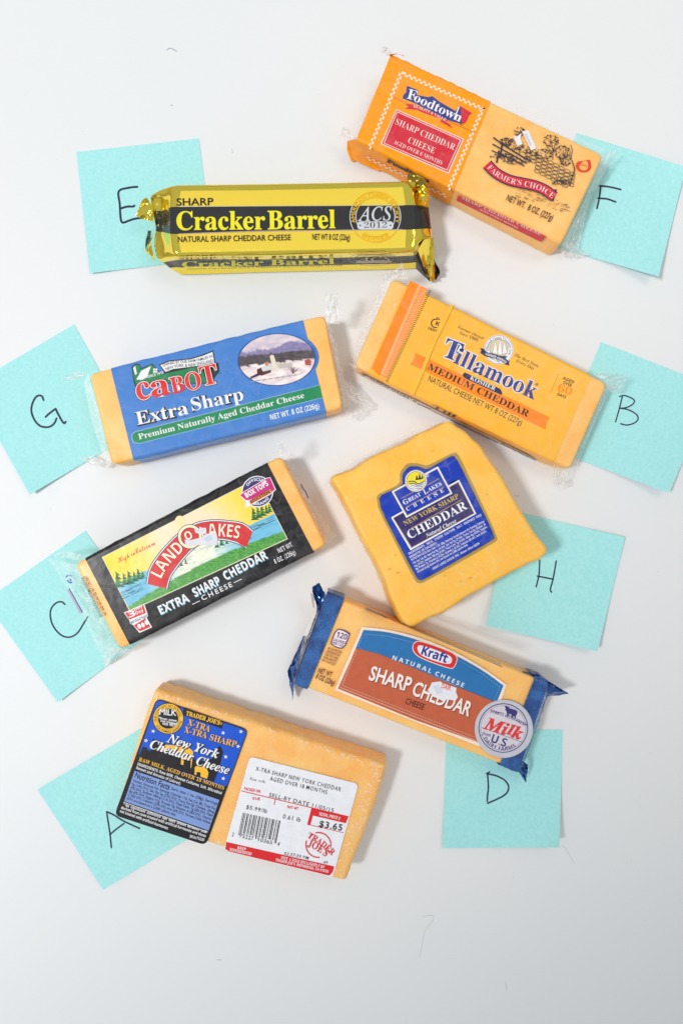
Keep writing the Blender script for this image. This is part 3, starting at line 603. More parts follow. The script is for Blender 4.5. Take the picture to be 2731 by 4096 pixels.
# ------------------------------------------------------------------ H: square wedge
def build_H():
    h = 0.030
    pts = [(72, 470), (100, 440), (215, 400), (300, 340), (400, 290), (480, 258), (560, 225), (630, 172), (700, 150), (760, 118), (800, 97), (822, 100), (860, 135), (910, 165), (960, 215), (1010, 260), (1040, 310), (1100, 390), (1150, 470), (1200, 560), (1250, 650), (1310, 740), (1360, 820), (1415, 885), (1425, 925), (1385, 960), (1300, 1000), (1200, 1048), (1100, 1105), (1000, 1160), (900, 1215), (840, 1260), (780, 1298), (700, 1330), (640, 1362), (565, 1400), (535, 1388), (505, 1340), (440, 1205), (400, 1090), (310, 910), (240, 780), (180, 655), (115, 530)]
    t = thing('cheese_package', 'large square cheese wedge with a royal blue and gold label, ragged upper edges', 'cheese', None, 'wrapped cheeses')
    o = world_outline(ZH, catmull(pts, 4, True), h)
    slab('cheese_block', o, h, CH2, t, r=0.0024, flare=0.0022, wob=0.0005)
    F3 = film_mat('tight_film', 0.0, 0.06, 70.0, crease=0.07)
    c = Vector((0, 0))
    for p in o: c += Vector(p) / len(o)
    slab('clear_wrap', [tuple(Vector(p) + (Vector(p) - c).normalized() * .0009) for p in o], h + .0006, F3, t, r=.0026, z0=.0003, flare=.0024, wob=.0008)
    GOLD = (184, 152, 84); BL = (12, 56, 176); PUR = (46, 36, 104)
    outer = chaikin([(326, 576), (500, 498), (500, 420), (548, 364), (618, 366), (668, 384), (845, 292), (876, 326), (1116, 838), (1090, 864), (640, 1120), (598, 1112)], 2, .15)
    inner = chaikin([(346, 584), (518, 508), (518, 432), (560, 386), (620, 388), (668, 410), (830, 316), (862, 352), (1094, 828), (1072, 848), (640, 1098), (608, 1088)], 2, .15)
    lb = None; A0 = Art(ZH, topsf(h), t); A0.poly('paper_label', GOLD, outer, 4, rough=.3, metal=.35); A0.flush(); lb = t.children[-1]
    a = Art(ZH, topsf(h + .00018), lb)
    a.poly('label_field', NAVY, [(p[0] * 1.0, p[1]) for p in chaikin([(343, 583), (516, 506), (515, 431), (559, 383), (620, 385), (668, 407), (831, 312), (865, 351), (1098, 828), (1073, 852), (640, 1102), (606, 1091)], 2, .15)], .6)
    a.poly('label_field', BL, inner, 1.2)
    # upper frame
    def fr_(p, col, lay): a.poly('label_frame', col, p, lay)
    fr_([(448, 542), (738, 385), (828, 555), (540, 708)], WHITE, 2); fr_([(460, 545), (734, 398), (818, 552), (544, 696)], GOLD, 2.5); fr_([(464, 547), (732, 402), (812, 550), (547, 690)], BL, 3)
    fr_([(444, 705), (870, 468), (978, 682), (566, 912)], WHITE, 1.6); fr_([(456, 708), (866, 481), (968, 680), (571, 898)], GOLD, 1.8); fr_([(461, 710), (864, 486), (962, 679), (574, 892)], PUR, 1.95)
    fr_([(448, 542), (738, 385), (828, 555), (540, 708)], WHITE, 2.6); fr_([(460, 545), (734, 398), (818, 552), (544, 696)], GOLD, 2.9); fr_([(464, 547), (732, 402), (812, 550), (547, 690)], BL, 3.2)
    fr_([(810, 490), (870, 464), (880, 480), (820, 512)], BL, 1.2)
    for col, rr, lay in ((GOLD, 70, 4), (WHITE, 66, 4.4), (NAVY, 60, 4.8), ((240, 222, 40), 57, 5.2)): a.poly('label_emblem', col, arc(600, 476, rr, 0, 350, 48), lay)
    a.poly('label_emblem', WHITE, arc(600, 476, 57, 8, 150, 20), 5.6)
    for k in range(4): a.stroke('label_emblem', NAVY, catmull([(552 + k * 6, 482 + k * 14), (585, 478 + k * 14), (615, 494 + k * 10), (652 - k * 5, 478 + k * 14)], 5), 6 - k, 6)
    for x_, y_, s_ in ((606, 472, 36), (624, 470, 42), (640, 464, 28)): a.poly('label_emblem', DARK, [(x_ - s_ * .3, y_), (x_ - s_ * .12, y_ - s_ * .5), (x_ - s_ * .16, y_ - s_ * .5), (x_ - s_ * .05, y_ - s_), (x_ + s_ * .14, y_ - s_ * .5), (x_ + s_ * .1, y_ - s_ * .5), (x_ + s_ * .32, y_ - 4)], 6.4)
    a.text('label_lettering', WHITE, '®', [(664, 456), (684, 448)], 18, 'n', 4, wgt=.01)
    for p in ([(508, 586), (585, 545)], [(668, 505), (744, 462)], [(538, 642), (775, 514)], [(568, 774), (886, 594)]): a.stroke('label_rule', (176, 136, 84), p, 5, 4)
    a.text('brand_lettering', WHITE, 'G', [(528, 628), (556, 613)], 32, 's', 5); a.text('brand_lettering', WHITE, 'REAT', [(558, 608), (634, 568)], 23, 's', 5); a.text('brand_lettering', WHITE, 'L', [(655, 562), (678, 550)], 32, 's', 5); a.text('brand_lettering', WHITE, 'AKES', [(682, 544), (764, 502)], 23, 's', 5)
    for T, p in zip('CHEESE', ((556, 661), (600, 637), (645, 614), (688, 592), (728, 571), (768, 549))): a.text('brand_lettering', WHITE, T, [(p[0] - 10, p[1] + 5), (p[0] + 10, p[1] - 6)], 23, 's', 5)
    a.text('product_lettering', (206, 178, 92), 'NEW YORK SHARP', [(532, 758), (872, 582)], 30, 's', 5)
    a.text('product_lettering', WHITE, 'CHEDDAR', [(562, 842), (926, 648)], 54, 's', 5); a.text('product_lettering', WHITE, 'Natural Cheese', [(668, 832), (856, 734)], 24, 'i', 5)
    L_ = [('INGREDIENTS:   MILK,  CHEESE  CULTURE,  SALT,  ENZYMES  AND', (556, 940), (1012, 694)), ('ANNATTO (IF COLORED).', (562, 962), (736, 868)),
          ('NUTRITION FACTS: Serv. Size: 1 OZ. (28g), Servings Varied. Amount Per Serving: Calories', (574, 978), (1030, 734)), ('110, Fat. Cal. 80, Total Fat 9g (14%DV), Sat. Fat 5g (27%DV), Trans. Fat 0g, Cholest. 30', (584, 1000), (1038, 752)),
          ('mg (0%DV), Sodium 180 mg (8%DV), Total Carb. 1g (0%DV), Fiber 0g (0%DV), Sugars', (594, 1018), (1046, 770)), ('0g, Protein 7g, Vitamin A (6%DV), Vitamin C (0%DV), Calcium (20%DV), Iron (0%DV)', (602, 1036), (1044, 796)),
          ('Percent Daily Values (DV) are based on 2,000 calorie diet.', (612, 1054), (928, 880)), ('GREAT LAKES CHEESE, INC., Hiram, Ohio 44234', (708, 1034), (1000, 872))]
    for s_, p0, p1 in L_: a.text('small_print', WHITE, s_, [p0, p1], 14, 'h', 3, wgt=-.006)
    a.flush()
    # little pits in the cheese
    b = Art(ZH, topsf(h + .0007), t)
    for x_, y_, w_ in ((705, 287, 8), (940, 1085, 26), (485, 1052, 26), (435, 1030, 16), (880, 1108, 8), (1046, 560, 8), (472, 940, 9), (780, 1072, 9)): b.poly('cheese_pit', (214, 130, 30), arc(x_, y_, w_ / 2, 0, 320, 9, 3, -15), 0)
    b.flush()
    crumple('film_end', ZH, [(85, 440, .020), (300, 330, .022), (640, 160, .024), (790, 96, .024)], [(70, 440, .008), (290, 300, .006), (620, 150, .008), (800, 92, .012)], FLAP, t, 34, 3, .0012, .1, 31)
build_H()

# ------------------------------------------------------------------ A: cheese with two stickers
def build_A():
    h = 0.021; q = [(254, 104), (1482, 512), (1258, 1128), (48, 775)]
    t = thing('cheese_package', 'orange cheese slab with a black and blue label and a white price label', 'cheese', None, 'wrapped cheeses')
    pts = [(262, 108), (500, 187), (735, 264), (765, 272), (1000, 352), (1250, 434), (1478, 508), (1440, 640), (1400, 760), (1330, 940), (1258, 1126), (1000, 1062), (620, 948), (320, 862), (52, 776), (90, 640), (150, 440), (205, 260)]
    o = [tuple(v) for v in world_outline(ZA, pts, h)]; o = dense(rquad(o, .0014, 3), .004)
    slab('cheese_block', o, h, CH3, t, r=0.0042, wob=.0010)
    F3 = film_mat('tight_film', 0.0, 0.06, 70.0, crease=0.07)
    c = sum((Vector(p) for p in o), Vector((0, 0))) / len(o)
    slab('clear_wrap', [tuple(Vector(p) + (Vector(p) - c).normalized() * .0007) for p in o], h + .0004, F3, t, r=.0046, z0=.0003, wob=.0008)
    rr_ = random.Random(9); g = Art(ZA, topsf(h + .0005), t)
    for i in range(260):          # glints on shrink film creases painted as pale strokes, mostly along the edges
        e_ = rr_.choice([0, 0, 1, 2, 3, 3, 3]); u = rr_.random()
        A_, B_ = [(q[0], q[1]), (q[0], q[3]), (q[3], q[2]), (q[1], q[2])][e_]
        p = Vector(A_).lerp(Vector(B_), u); cc = Vector((765, 610)); p = p.lerp(cc, rr_.uniform(.03, .09) if e_ != 3 else rr_.uniform(.03, .12)); an = rr_.uniform(0, 3.14); ln = rr_.uniform(5, 22)
        dd = Vector((math.cos(an), math.sin(an))) * ln / 2; g.stroke('crease_glint', (255, 240, 220), [p - dd, p + Vector((rr_.uniform(-2, 2), rr_.uniform(-2, 2))), p + dd], rr_.uniform(1, 3), rr_.random(), rough=.12)
    g.flush()
    for o_ in t.children:
        if o_.name.startswith('crease_glint'): o_['kind'] = 'stuff'
    BL = (22, 86, 206); YEL = (246, 190, 56); BK = (30, 28, 34)
    A0 = Art(ZA, topsf(h + .0006), t); lab = rquad([(270, 160), (750, 325), (528, 930), (50, 772)], 34, 6); A0.poly('story_label', BK, lab, 3); A0.flush(); lb = t.children[-1]
    a = Art(ZA, topsf(h + .0008), lb)
    a.poly('label_field', BL, rquad([(274, 168), (744, 330), (634, 630), (172, 468)], 26, 6), 1)
    a.poly('label_field', BK, [(414, 208), (622, 282), (612, 320), (402, 248)], 2)
    # skyline
    a.poly('printed_skyline', BK, [(178, 462), (200, 412), (220, 420), (226, 432), (240, 436), (250, 372), (318, 396), (330, 436), (470, 480), (520, 490), (560, 478), (590, 420), (602, 406), (618, 440), (600, 520), (570, 600), (636, 626), (640, 622), (200, 480)], 2)
    a.poly('printed_skyline', YEL, [(312, 408), (318, 404), (400, 408), (440, 420), (462, 440), (452, 520), (448, 528), (450, 490), (415, 470), (410, 510), (396, 506), (402, 462), (360, 445), (300, 440)], 3); a.poly('printed_skyline', YEL, [(470, 520), (486, 512), (530, 524), (542, 550), (534, 582), (500, 570), (500, 548), (480, 545), (478, 562), (468, 560)], 3)
    for col, r1, lay in ((BK, 82, 3), (YEL, 78, 3.4), (BK, 53, 3.8)): a.poly('round_seal', col, arc(331, 267, r1, 0, 350, 48), lay)
    a.stroke('round_seal', BK, arc(331, 267, 58, 0, 360, 40), 1.5, 3.8)
    a.text('seal_lettering', BK, 'OUR COWS JUST SAY NOOOO', arc(331, 267, 62, -195, -10, 30), 11, 'n', 4.4, wgt=.01); a.text('seal_lettering', BK, 'OUR FARMERS GUARANTEE', arc(331, 267, 74, 150, 10, 30), 11, 'n', 4.4, wgt=.01)
    a.text('seal_lettering', WHITE, 'MILK', [(286, 246), (372, 252)], 30, 'n', 4.4, wgt=.015)
    for s_, p0, p1 in (('*from cows', (280, 270), (374, 284)), ('not treated', (292, 284), (376, 300)), ('with rBST', (300, 298), (370, 310))): a.text('seal_lettering', WHITE, s_, [p0, p1], 13, 'n', 4.4, wgt=.02)
    a.text('brand_lettering', YEL, 'TRADER JOE\'S', [(423, 248), (598, 300)], 22, 's', 4, wgt=.02); a.text('brand_lettering', YEL, '®', [(600, 298), (612, 302)], 14, 'n', 4)
    for T, p in (('X-TRA', [(430, 300), (546, 338)]), ('X-TRA', [(412, 338), (530, 372)]), ('SHARP', [(545, 378), (684, 418)])):
        a.text('product_lettering', BK, T, [(x_ + 2, y_ + 3) for x_, y_ in p], 32, 's', 4, wgt=.02); a.text('product_lettering', (248, 184, 84), T, p, 32, 's', 5)
    for T, p, hh in (('New', [(322, 388), (440, 428)], 46), ('York', [(466, 436), (588, 476)], 46), ('Cheddar', [(232, 420), (456, 492)], 46), ('Cheese', [(474, 506), (644, 560)], 46)):
        a.text('product_lettering', BK, T, [(x_ + 3, y_ + 3) for x_, y_ in p], hh, 'i', 5.4, wgt=.045); a.text('product_lettering', WHITE, T, p, hh, 'i', 6.4, wgt=.008)
    for x_, y_ in ((253, 333), (215, 382), (618, 342), (711, 335), (696, 412), (631, 467), (619, 580)): a.poly('printed_star', WHITE, [(x_ + (12 if k % 2 == 0 else 4.5) * math.sin(k * math.pi / 5 + .3), y_ - (12 if k % 2 == 0 else 4.5) * math.cos(k * math.pi / 5 + .3)) for k in range(10)], 7)
    a.text('product_lettering', YEL, 'RAW MILK, AGED OVER 18 MONTHS', [(176, 488), (620, 640)], 20, 's', 5)
    a.text('small_print', WHITE, 'INGREDIENTS: Raw Milk, Cheese Cultures, Salt, Microbial', [(168, 510), (608, 664)], 15, 'h', 4, wgt=-.004); a.text('small_print', WHITE, 'Rennet and Annatto (if Colored).', [(163, 530), (396, 615)], 15, 'h', 4, wgt=-.004)
    a.poly('facts_panel', (128, 156, 214), [(156, 540), (598, 692), (542, 852), (102, 698)], 2); a.stroke('facts_panel', WHITE, [(98, 704), (538, 860)], 3, 2)
    a.text('small_print', BK, 'Nutrition Facts', [(155, 575), (334, 640)], 30, 'n', 4, wgt=.012); a.text('small_print', BK, 'Serv. size: 1 oz. (28g), Servings:', [(346, 638), (590, 720)], 14, 'n', 4, wgt=.01)
    rows = ['Varied, Amount Per Serving: Calories 110, Fat Cal. 80, Total Fat', '9g (14% DV), Sat. Fat 5g (25% DV), Trans Fat 0g, Cholest. 28mg', '(9% DV), Sodium 180mg (11% DV), Total Carb. 1g (0% DV), Fiber', '0g (0% DV), Sugars <1g, Protein 7g, Vitamin A (8% DV), Vitamin', 'C (0% DV), Calcium (25% DV), Iron (0% DV). Percent Daily Values', '(DV) are based on a 2,000 calorie diet.']
    for i, r_ in enumerate(rows):
        x0, y0 = 146 - i * 6.5, 596 + i * 18.5; x1 = x0 + (430 if i < 5 else 256); a.text('small_print', BK, r_, [(x0, y0), (x1, y0 + (x1 - x0) * .345)], 13.5, 'n', 4, wgt=.01)
    for s_, p0, p1 in (('* No  significant  difference  has  been  shown  between  milk', (96, 722), (532, 868)), ('derived from cows treated with artificial hormones and those', (84, 738), (526, 888)), ('not treated with artificial hormones.', (78, 756), (330, 848)), ('SKU#75226', (442, 888), (518, 908))): a.text('small_print', WHITE, s_, [p0, p1], 14.5, 'h', 4, wgt=-.002)
    a.flush()
    RED = (222, 40, 46); W2 = (236, 238, 242)
    A0 = Art(ZA, topsf(h + .0006), t); A0.poly('price_label', W2, rquad([(757, 465), (1325, 608), (1190, 1098), (622, 950)], 26, 6), 3); A0.flush(); lb = t.children[-1]
    a = Art(ZA, topsf(h + .0008), lb)
    a.poly('red_strip', RED, [(634, 912), (1198, 1040), (1190, 1070), (1172, 1088), (650, 962), (629, 948)], 1)
    for p, w_ in (([(712, 645), (1272, 780)], 4), ([(1036, 852), (1246, 866)], 3)): a.stroke('red_rule', RED, p if w_ == 4 else [(1060, 820), (1246, 864)], w_, 2)
    a.poly('red_box', RED, [(1078, 738), (1272, 778), (1258, 814), (1086, 774), (1072, 826), (1056, 822)], 2.4); a.stroke('red_rule', RED, [(890, 690), (884, 718)], 4, 2); a.stroke('red_rule', RED, [(1078, 738), (1272, 780)], 5, 1.6)
    GY = (66, 66, 74)
    for s_, p0, p1, hh in (('X-TRA SHARP NEW YORK CHEDDAR', (786, 538), (1230, 648), 21), ('AGED OVER 18 MONTHS', (860, 590), (1158, 662), 21), ('SELL-BY DATE 11/05/15', (856, 674), (1192, 757), 20), ('$5.99/lb', (737, 738), (845, 762), 20), ('0.61 lb', (928, 788), (1020, 808), 22), ('02:37:39 PM', (936, 978), (1062, 1004), 15), ('#9', (1142, 1022), (1162, 1027), 13)):
        a.text('price_lettering', GY, s_, [p0, p1], hh, 'n', 3, sp=1.15, wgt=.004)
    a.text('price_lettering', (110, 110, 118), 'Raw milk.', [(758, 588), (840, 606)], 14, 'n', 3, sp=1.2); a.text('price_lettering', DARK, '$3.65', [(1118, 832), (1236, 854)], 32, 'n', 3, sp=1.15, wgt=.015)
    a.text('price_heading', RED, 'PACKED ON', [(726, 640), (810, 656)], 15, 'h', 3); a.text('price_heading', RED, '$/LB.', [(770, 690), (812, 696)], 15, 'h', 3); a.text('price_heading', RED, 'NET WT.', [(952, 734), (1012, 746)], 14, 'h', 3); a.text('price_heading', W2, 'TOTAL PRICE $', [(1116, 772), (1226, 796)], 16, 'h', 3)
    for s_, p0, p1 in (('KEEP', (692, 948), (736, 958)), ('REFRIGERATED', (652, 958), (765, 982)), ('DIST. & SOLD EXCLUSIVELY BY', (920, 1000), (1146, 1050)), ('TRADER JOE\'S, MONROVIA, CA 91016', (890, 1012), (1166, 1074))): a.text('strip_lettering', W2, s_, [p0, p1], 15, 'h', 3, wgt=-.004)
    bars = [1, 3, 5, 8, 10, 13, 15, 18, 20, 22, 25, 27, 30, 32, 35, 37, 39, 42, 45, 47, 49, 52, 55, 57]
    for i, b_ in enumerate(bars):
        u = b_ / 58; x0, y0 = 718 + u * 200, 758 + u * 44; lg = 118 if i in (0, 1, 11, 12, 22, 23) else 104; a.stroke('barcode', BK, [(x0, y0), (x0 - lg * .20, y0 + lg)], (2.2, 3.8, 2.2, 5)[i % 4], 3)
    for s_, p0, p1 in (('2', (662, 882), (672, 884)), ('75227', (702, 888), (774, 904)), ('10365', (800, 908), (872, 926)), ('4', (898, 930), (910, 934))): a.text('barcode_digits', GY, s_, [p0, p1], 20, 'n', 3)
    a.stroke('stamp_logo', RED, arc(1115, 928, 65, -105, 5, 20), 6, 3); a.stroke('stamp_logo', RED, arc(1115, 928, 65, 85, 200, 20), 6, 3)
    a.text('stamp_logo', RED, 'TRADER', catmull([(1056, 888), (1100, 912), (1140, 942), (1186, 984)], 5), 30, 's', 4, wgt=.01); a.text('stamp_logo', RED, 'JOE\'S', catmull([(1056, 934), (1090, 948), (1120, 966), (1152, 990)], 5), 36, 's', 4.5, wgt=.01)
    a.flush()
build_A()

# ------------------------------------------------------------------ F: orange two part pack
def build_F():
    h = 0.021; q = [(305, 86), (1418, 612), (1196, 1082), (122, 530)]
    t = thing('cheese_package', 'orange cheese pack with a checked border and a farm engraving, at the top', 'cheese', None, 'wrapped cheeses')
    block(t, ZF, q, h)
    OR = (255, 158, 14)
    s = sleeve('label_band', ZF, q, ((303, 92), (125, 535)), ((836, 308), (630, 800)), h, ink(OR, rough=0.25), t, wav=0.001)
    a = Art(ZF, topsf(h + .00025), s)
    # checked border, two rows of squares along a bent path
    CK = (250, 226, 206)
    for A_, B_ in (((372, 180), (796, 368)), ((796, 368), (612, 800)), ((372, 180), (200, 585))):
        A_, B_ = Vector(A_), Vector(B_); d = (B_ - A_); n = int(d.length / 14); u = d / n; v = Vector((-u.y, u.x)).normalized() * 10
        if A_.x == 796: v = -v * -1
        for i in range(n):
            for k in (0, 1):
                if (i + k) % 2 == 0:
                    p = A_ + u * i + (v * k if A_.x != 796 else v * k); a.poly('checked_border', CK, [p, p + u, p + u + v, p + v], 1)
    RED = (212, 44, 62)
    a.stroke('red_rule', RED, [(314, 312), (744, 498)], 3, 1)
    a.poly('red_box', (248, 214, 200), [(332, 374), (685, 530), (606, 712), (250, 556)], 2); a.poly('red_box', RED, [(334, 380), (678, 532), (602, 704), (258, 554)], 2.5); a.poly('red_box', (248, 214, 200), [(336, 386), (671, 534), (598, 696), (266, 552)], 3); a.poly('red_box', RED, [(338, 391), (665, 536), (596, 690), (271, 551)], 3.5)
    for s_, p, hh in (('SHARP CHEDDAR', [(324, 452), (632, 590)], 33), ('CHEESE', [(390, 548), (528, 608)], 33), ('AGED OVER 6 MONTHS', [(316, 554), (568, 666)], 21)): a.text('product_lettering', (250, 226, 214), s_, p, hh, 's', 5, wgt=-.012)
    BLU = (44, 62, 138)
    P = catmull([(378, 320), (440, 338), (520, 378), (600, 420), (666, 448)], 6)
    a.poly('brand_panel', BLU, [(388, 252), (448, 276), (440, 300), (500, 312), (520, 306), (560, 336), (640, 384), (664, 358), (690, 372), (672, 452), (600, 432), (520, 392), (440, 348), (364, 318), (372, 296), (382, 290)], 2)
    a.poly('brand_flag', RED, [(668, 358), (728, 396), (712, 408), (704, 430), (690, 450), (672, 448)], 3)
    a.text('brand_lettering', (250, 240, 240), 'F', [(386, 318), (432, 330)], 52, 's', 5); a.text('brand_lettering', (250, 240, 240), 'oodtown', catmull([(420, 330), (480, 358), (560, 395), (664, 442)], 5), 46, 's', 4.4)
    a.stroke('brand_lettering', (250, 240, 240), [(660, 362), (636, 420)], 6, 5.5)
    a.text('brand_lettering', DARK, '®', [(662, 456), (678, 462)], 14, 'n', 5)
    rb = catmull([(380, 348), (420, 352), (500, 384), (570, 430), (626, 472)], 5)
    a.poly('brand_ribbon', RED, [(378, 348), (430, 350), (500, 378), (560, 410), (600, 434), (590, 440), (610, 452), (626, 474), (604, 462), (562, 440), (568, 426), (480, 396), (430, 374), (432, 380), (406, 374), (376, 372), (398, 362)], 3.8)
    a.text('brand_lettering', (250, 226, 214), 'QUALITY & VALUE', catmull([(420, 362), (480, 384), (540, 412), (588, 438)], 5), 14, 's', 5.6)
    # engraving of stone wall, fence and trees on the right half
    b = Art(ZF, topsf(h + .00085), t); K = (52, 48, 66); r_ = random.Random(4)
    def hatch(cx, cy, rx, ry, n, ln, w_, col=K, an0=0, an1=3.14, ed=False):
        for i in range(n):
            if ed: g_ = r_.uniform(0, 6.28); k = r_.uniform(.8, 1.05)
            else: g_ = r_.uniform(0, 6.28); k = math.sqrt(r_.random())
            x_, y_ = cx + rx * k * math.cos(g_), cy + ry * k * math.sin(g_); q_ = r_.uniform(an0, an1); l_ = r_.uniform(.4, 1) * ln / 2
            b.stroke('printed_engraving', col, [(x_ - l_ * math.cos(q_), y_ - l_ * math.sin(q_)), (x_ + 1, y_ - 1), (x_ + l_ * math.cos(q_), y_ + l_ * math.sin(q_))], w_ * 1.35, .5 + r_.random() * 1.5)
    for cx, cy, rx, ry, n in ((975, 492, 28, 22, 34), (1140, 540, 40, 30, 44), (1200, 600, 40, 36, 60), (1215, 640, 30, 30, 40), (1100, 610, 45, 28, 50), (910, 545, 40, 20, 40), (950, 560, 50, 26, 40)):
        hatch(cx, cy, rx, ry, n, 10, 2.2); hatch(cx, cy, rx, ry, int(n * .8), 9, 2.4, ed=True)
    for tx, ty, dx, dy in ((1150, 600, -14, -70), (1150, 600, 18, -60), (1150, 610, -34, -40), (1148, 600, 34, -30), (975, 530, 4, -46), (1148, 640, 2, -60), (1200, 660, 14, -60)): b.stroke('printed_engraving', K, catmull([(tx, ty), (tx + dx * .4, ty + dy * .5), (tx + dx, ty + dy)], 4), 3.4, 2)
    b.poly('printed_engraving', K, [(836, 518), (850, 522), (1010, 640), (1040, 672), (1020, 676), (860, 566), (845, 548)], 1) if False else None
    for k in range(3): b.stroke('printed_engraving', K, catmull([(838 - k * 4, 522 + k * 34), (880, 552 + k * 30), (950, 598 + k * 22), (1020 - k * 10, 640 + k * 16)], 4), 8 - k, 2)
    for x_, y_ in ((880, 545), (862, 590)): b.stroke('printed_engraving', K, [(x_ + 6, y_), (x_ - 6, y_ + 85 - (x_ < 870) * 20)], 8, 2.2)
    hatch(880, 620, 60, 16, 60, 12, 2.4, an0=.2, an1=1); hatch(960, 640, 80, 22, 90, 12, 2.6, an0=.2, an1=.9); hatch(1000, 590, 60, 22, 50, 12, 2.4, an0=.2, an1=.9)
    for i in range(5):            # stones
        for j in range(9 - (i > 3)):
            x_ = 1010 + j * 29 - i * 3; y_ = 590 + j * 15 + i * 19 - 10
            if x_ > 1258 or (x_ < 1040 and i > 2): continue
            b.stroke('printed_engraving', K, rquad([(x_, y_), (x_ + 24 + r_.uniform(-2, 3), y_ + 9), (x_ + 22, y_ + 24), (x_ - 3, y_ + 15)], 6, 3), 2.8, 1.2 + r_.random(), closed=True)
    b.stroke('printed_engraving', K, catmull([(1248, 640), (1262, 690), (1250, 730), (1236, 776)], 5), 5, 2.4); b.stroke('printed_engraving', K, catmull([(1242, 560), (1250, 590), (1240, 640)], 5), 3.4, 2.4)
    hatch(1190, 755, 50, 16, 60, 12, 2.2, an0=1, an1=2.2)
    for i in range(64):
        x_ = r_.uniform(930, 1230); y_ = 770 + (x_ - 930) * .32 + r_.uniform(0, 52); l_ = r_.uniform(6, 26); b.stroke('printed_engraving', (84, 76, 70), [(x_, y_), (x_ + l_, y_ + l_ * .4)], 1.8, 1 + r_.random())
    # wavy banner
    wv = catmull([(806, 662), (850, 706), (920, 744), (1000, 762), (1060, 776), (1110, 798), (1156, 832)], 6)
    for col, w_, lay in ((NAVY, 58, 3), (RED, 46, 3.6)): b.stroke('banner', col, [wv[0], *wv[1:]], w_, lay)
    b.poly('banner', NAVY, [(1130, 800), (1170, 792), (1152, 856), (1128, 836)], 2.6)
    b.text('banner_lettering', (250, 220, 214), 'FARMER\'S CHOICE', [(p[0] - 5, p[1] + 14) for p in wv][1:-1], 28, 's', 5, wgt=-.012)
    b.text('weight_lettering', DARK, 'NET WT.  8 OZ. (227g)', [(904, 850), (1142, 958)], 33, 'n', 2, wgt=.008)
    b.poly('drop_emblem', (222, 70, 46), chaikin([(1268, 665), (1278, 648), (1310, 645), (1340, 638), (1344, 640), (1352, 680), (1335, 700), (1300, 704), (1274, 690)], 2), 1); b.poly('drop_emblem', (250, 180, 96), chaikin([(1286, 672), (1300, 652), (1328, 640), (1336, 680), (1318, 696), (1294, 692)], 2), 2)
    b.text('drop_emblem', (222, 70, 46), 'REAL', [(1292, 668), (1330, 680)], 13, 'n', 3, wgt=.01)
    T_ = (232, 230, 232)
    b.poly('torn_price_sticker', T_, [(943, 514), (960, 518), (985, 500), (980, 528), (992, 556), (965, 568), (952, 540)], 4.5, rough=.6); b.poly('torn_price_sticker', T_, [(988, 490), (1022, 484), (1064, 578), (1036, 590)], 4.7, rough=.6)
    b.poly('torn_price_sticker', (206, 208, 216), [(1000, 505), (1012, 500), (1040, 562), (1030, 568)], 5, rough=.6)
    b.flush()
    a.flush()
    # print on the near side face
    sd = Art(ZF, sidesf(ZF(q[3]), ZF(q[2]), h, .0009), t)
    sd.poly('side_label', RED, [(656, 826), (1116, 1040), (1088, 1070), (644, 852)], 1)
    sd.text('side_lettering', (250, 214, 204), 'SHARP CHEDDAR CHEESE', [(672, 842), (1086, 1036)], 13, 's', 2); sd.text('side_lettering', (250, 214, 204), 'AGED OVER 6 MONTHS', [(765, 900), (965, 1000)], 8, 's', 2)
    for i in range(30):
        for k in (0, 1):
            if (i + k) % 2: continue
            p = Vector((182, 620)).lerp(Vector((602, 826)), i / 30) + Vector((-4, 7)) * k; 
            if not (385 < p.x < 500): sd.poly('side_checks', CK, [p, p + Vector((13, 6.4)), p + Vector((9, 13)), p + Vector((-4, 7))], 1)
    sd.text('side_lettering', DARK, 'Foodtown', [(280, 650), (500, 760)], 17, 's', 2, wgt=.03)
    sd.flush()
    OF = foil_mat('orange_film', lin((255, 160, 40)), .2, 0.0)
    crumple('wrapper_end', ZF, [(303, 92, .021), (225, 290, .021), (124, 532, .021)], [(296, 130, .014), (200, 330, .010), (122, 530, .014)], OF, t, 20, 4, .0012, 0, 41, True, 1)
    crumple('wrapper_end', ZF, [(122, 532, .019), (124, 545, .012), (130, 640, .002)], [(78, 540, .012), (74, 590, .006), (100, 650, .001)], OF, t, 8, 5, .001, 0, 42, True, 1)
    crumple('wrapper_end', ZF, [(122, 532, .020), (180, 585, .016), (300, 640, .004)], [(80, 540, .014), (110, 640, .004), (240, 700, .001)], OF, t, 10, 5, .0008, 0, 43, True, 1)
    crumple('wrapper_end', ZF, [(300, 96, .021), (340, 86, .021), (376, 100, .021)], [(294, 88, .024), (330, 84, .023), (370, 92, .022)], OF, t, 8, 3, .001, .1, 44, True, 1)
    crumple('film_end', ZF, [(290, 100, .02), (300, 98, .02), (310, 94, .02)], [(245, 70, .026), (265, 30, .03), (300, 60, .026)], FLAP, t, 10, 6, .003, .5, 45, jit=3)
    crumple('film_end', ZF, [(80, 528, .012), (100, 528, .014), (118, 525, .016)], [(30, 505, .014), (48, 460, .018), (90, 480, .018)], FLAP, t, 10, 6, .003, .5, 46, jit=3)
    crumple('film_end', ZF, [(1416, 612, .019), (1320, 840, .018), (1196, 1082, .017)], [(1500, 575, .012), (1350, 830, .004), (1280, 1130, .002)], FLAP, t, 30, 7, .002, .12, 47)
    crumple('film_end', ZF, [(832, 336, .0205), (1160, 492, .0205), (1408, 608, .0205)], [(836, 314, .018), (1180, 470, .017), (1424, 584, .018)], FILM2, t, 30, 3, .0006, .05, 49, True, 1)
    crumple('film_end', ZF, [(1190, 1085, .010), (1230, 1060, .01), (1275, 1090, .004)], [(1200, 1150, .002), (1290, 1165, .003), (1345, 1130, .006)], FLAP, t, 12, 6, .0022, .3, 48)
build_F()

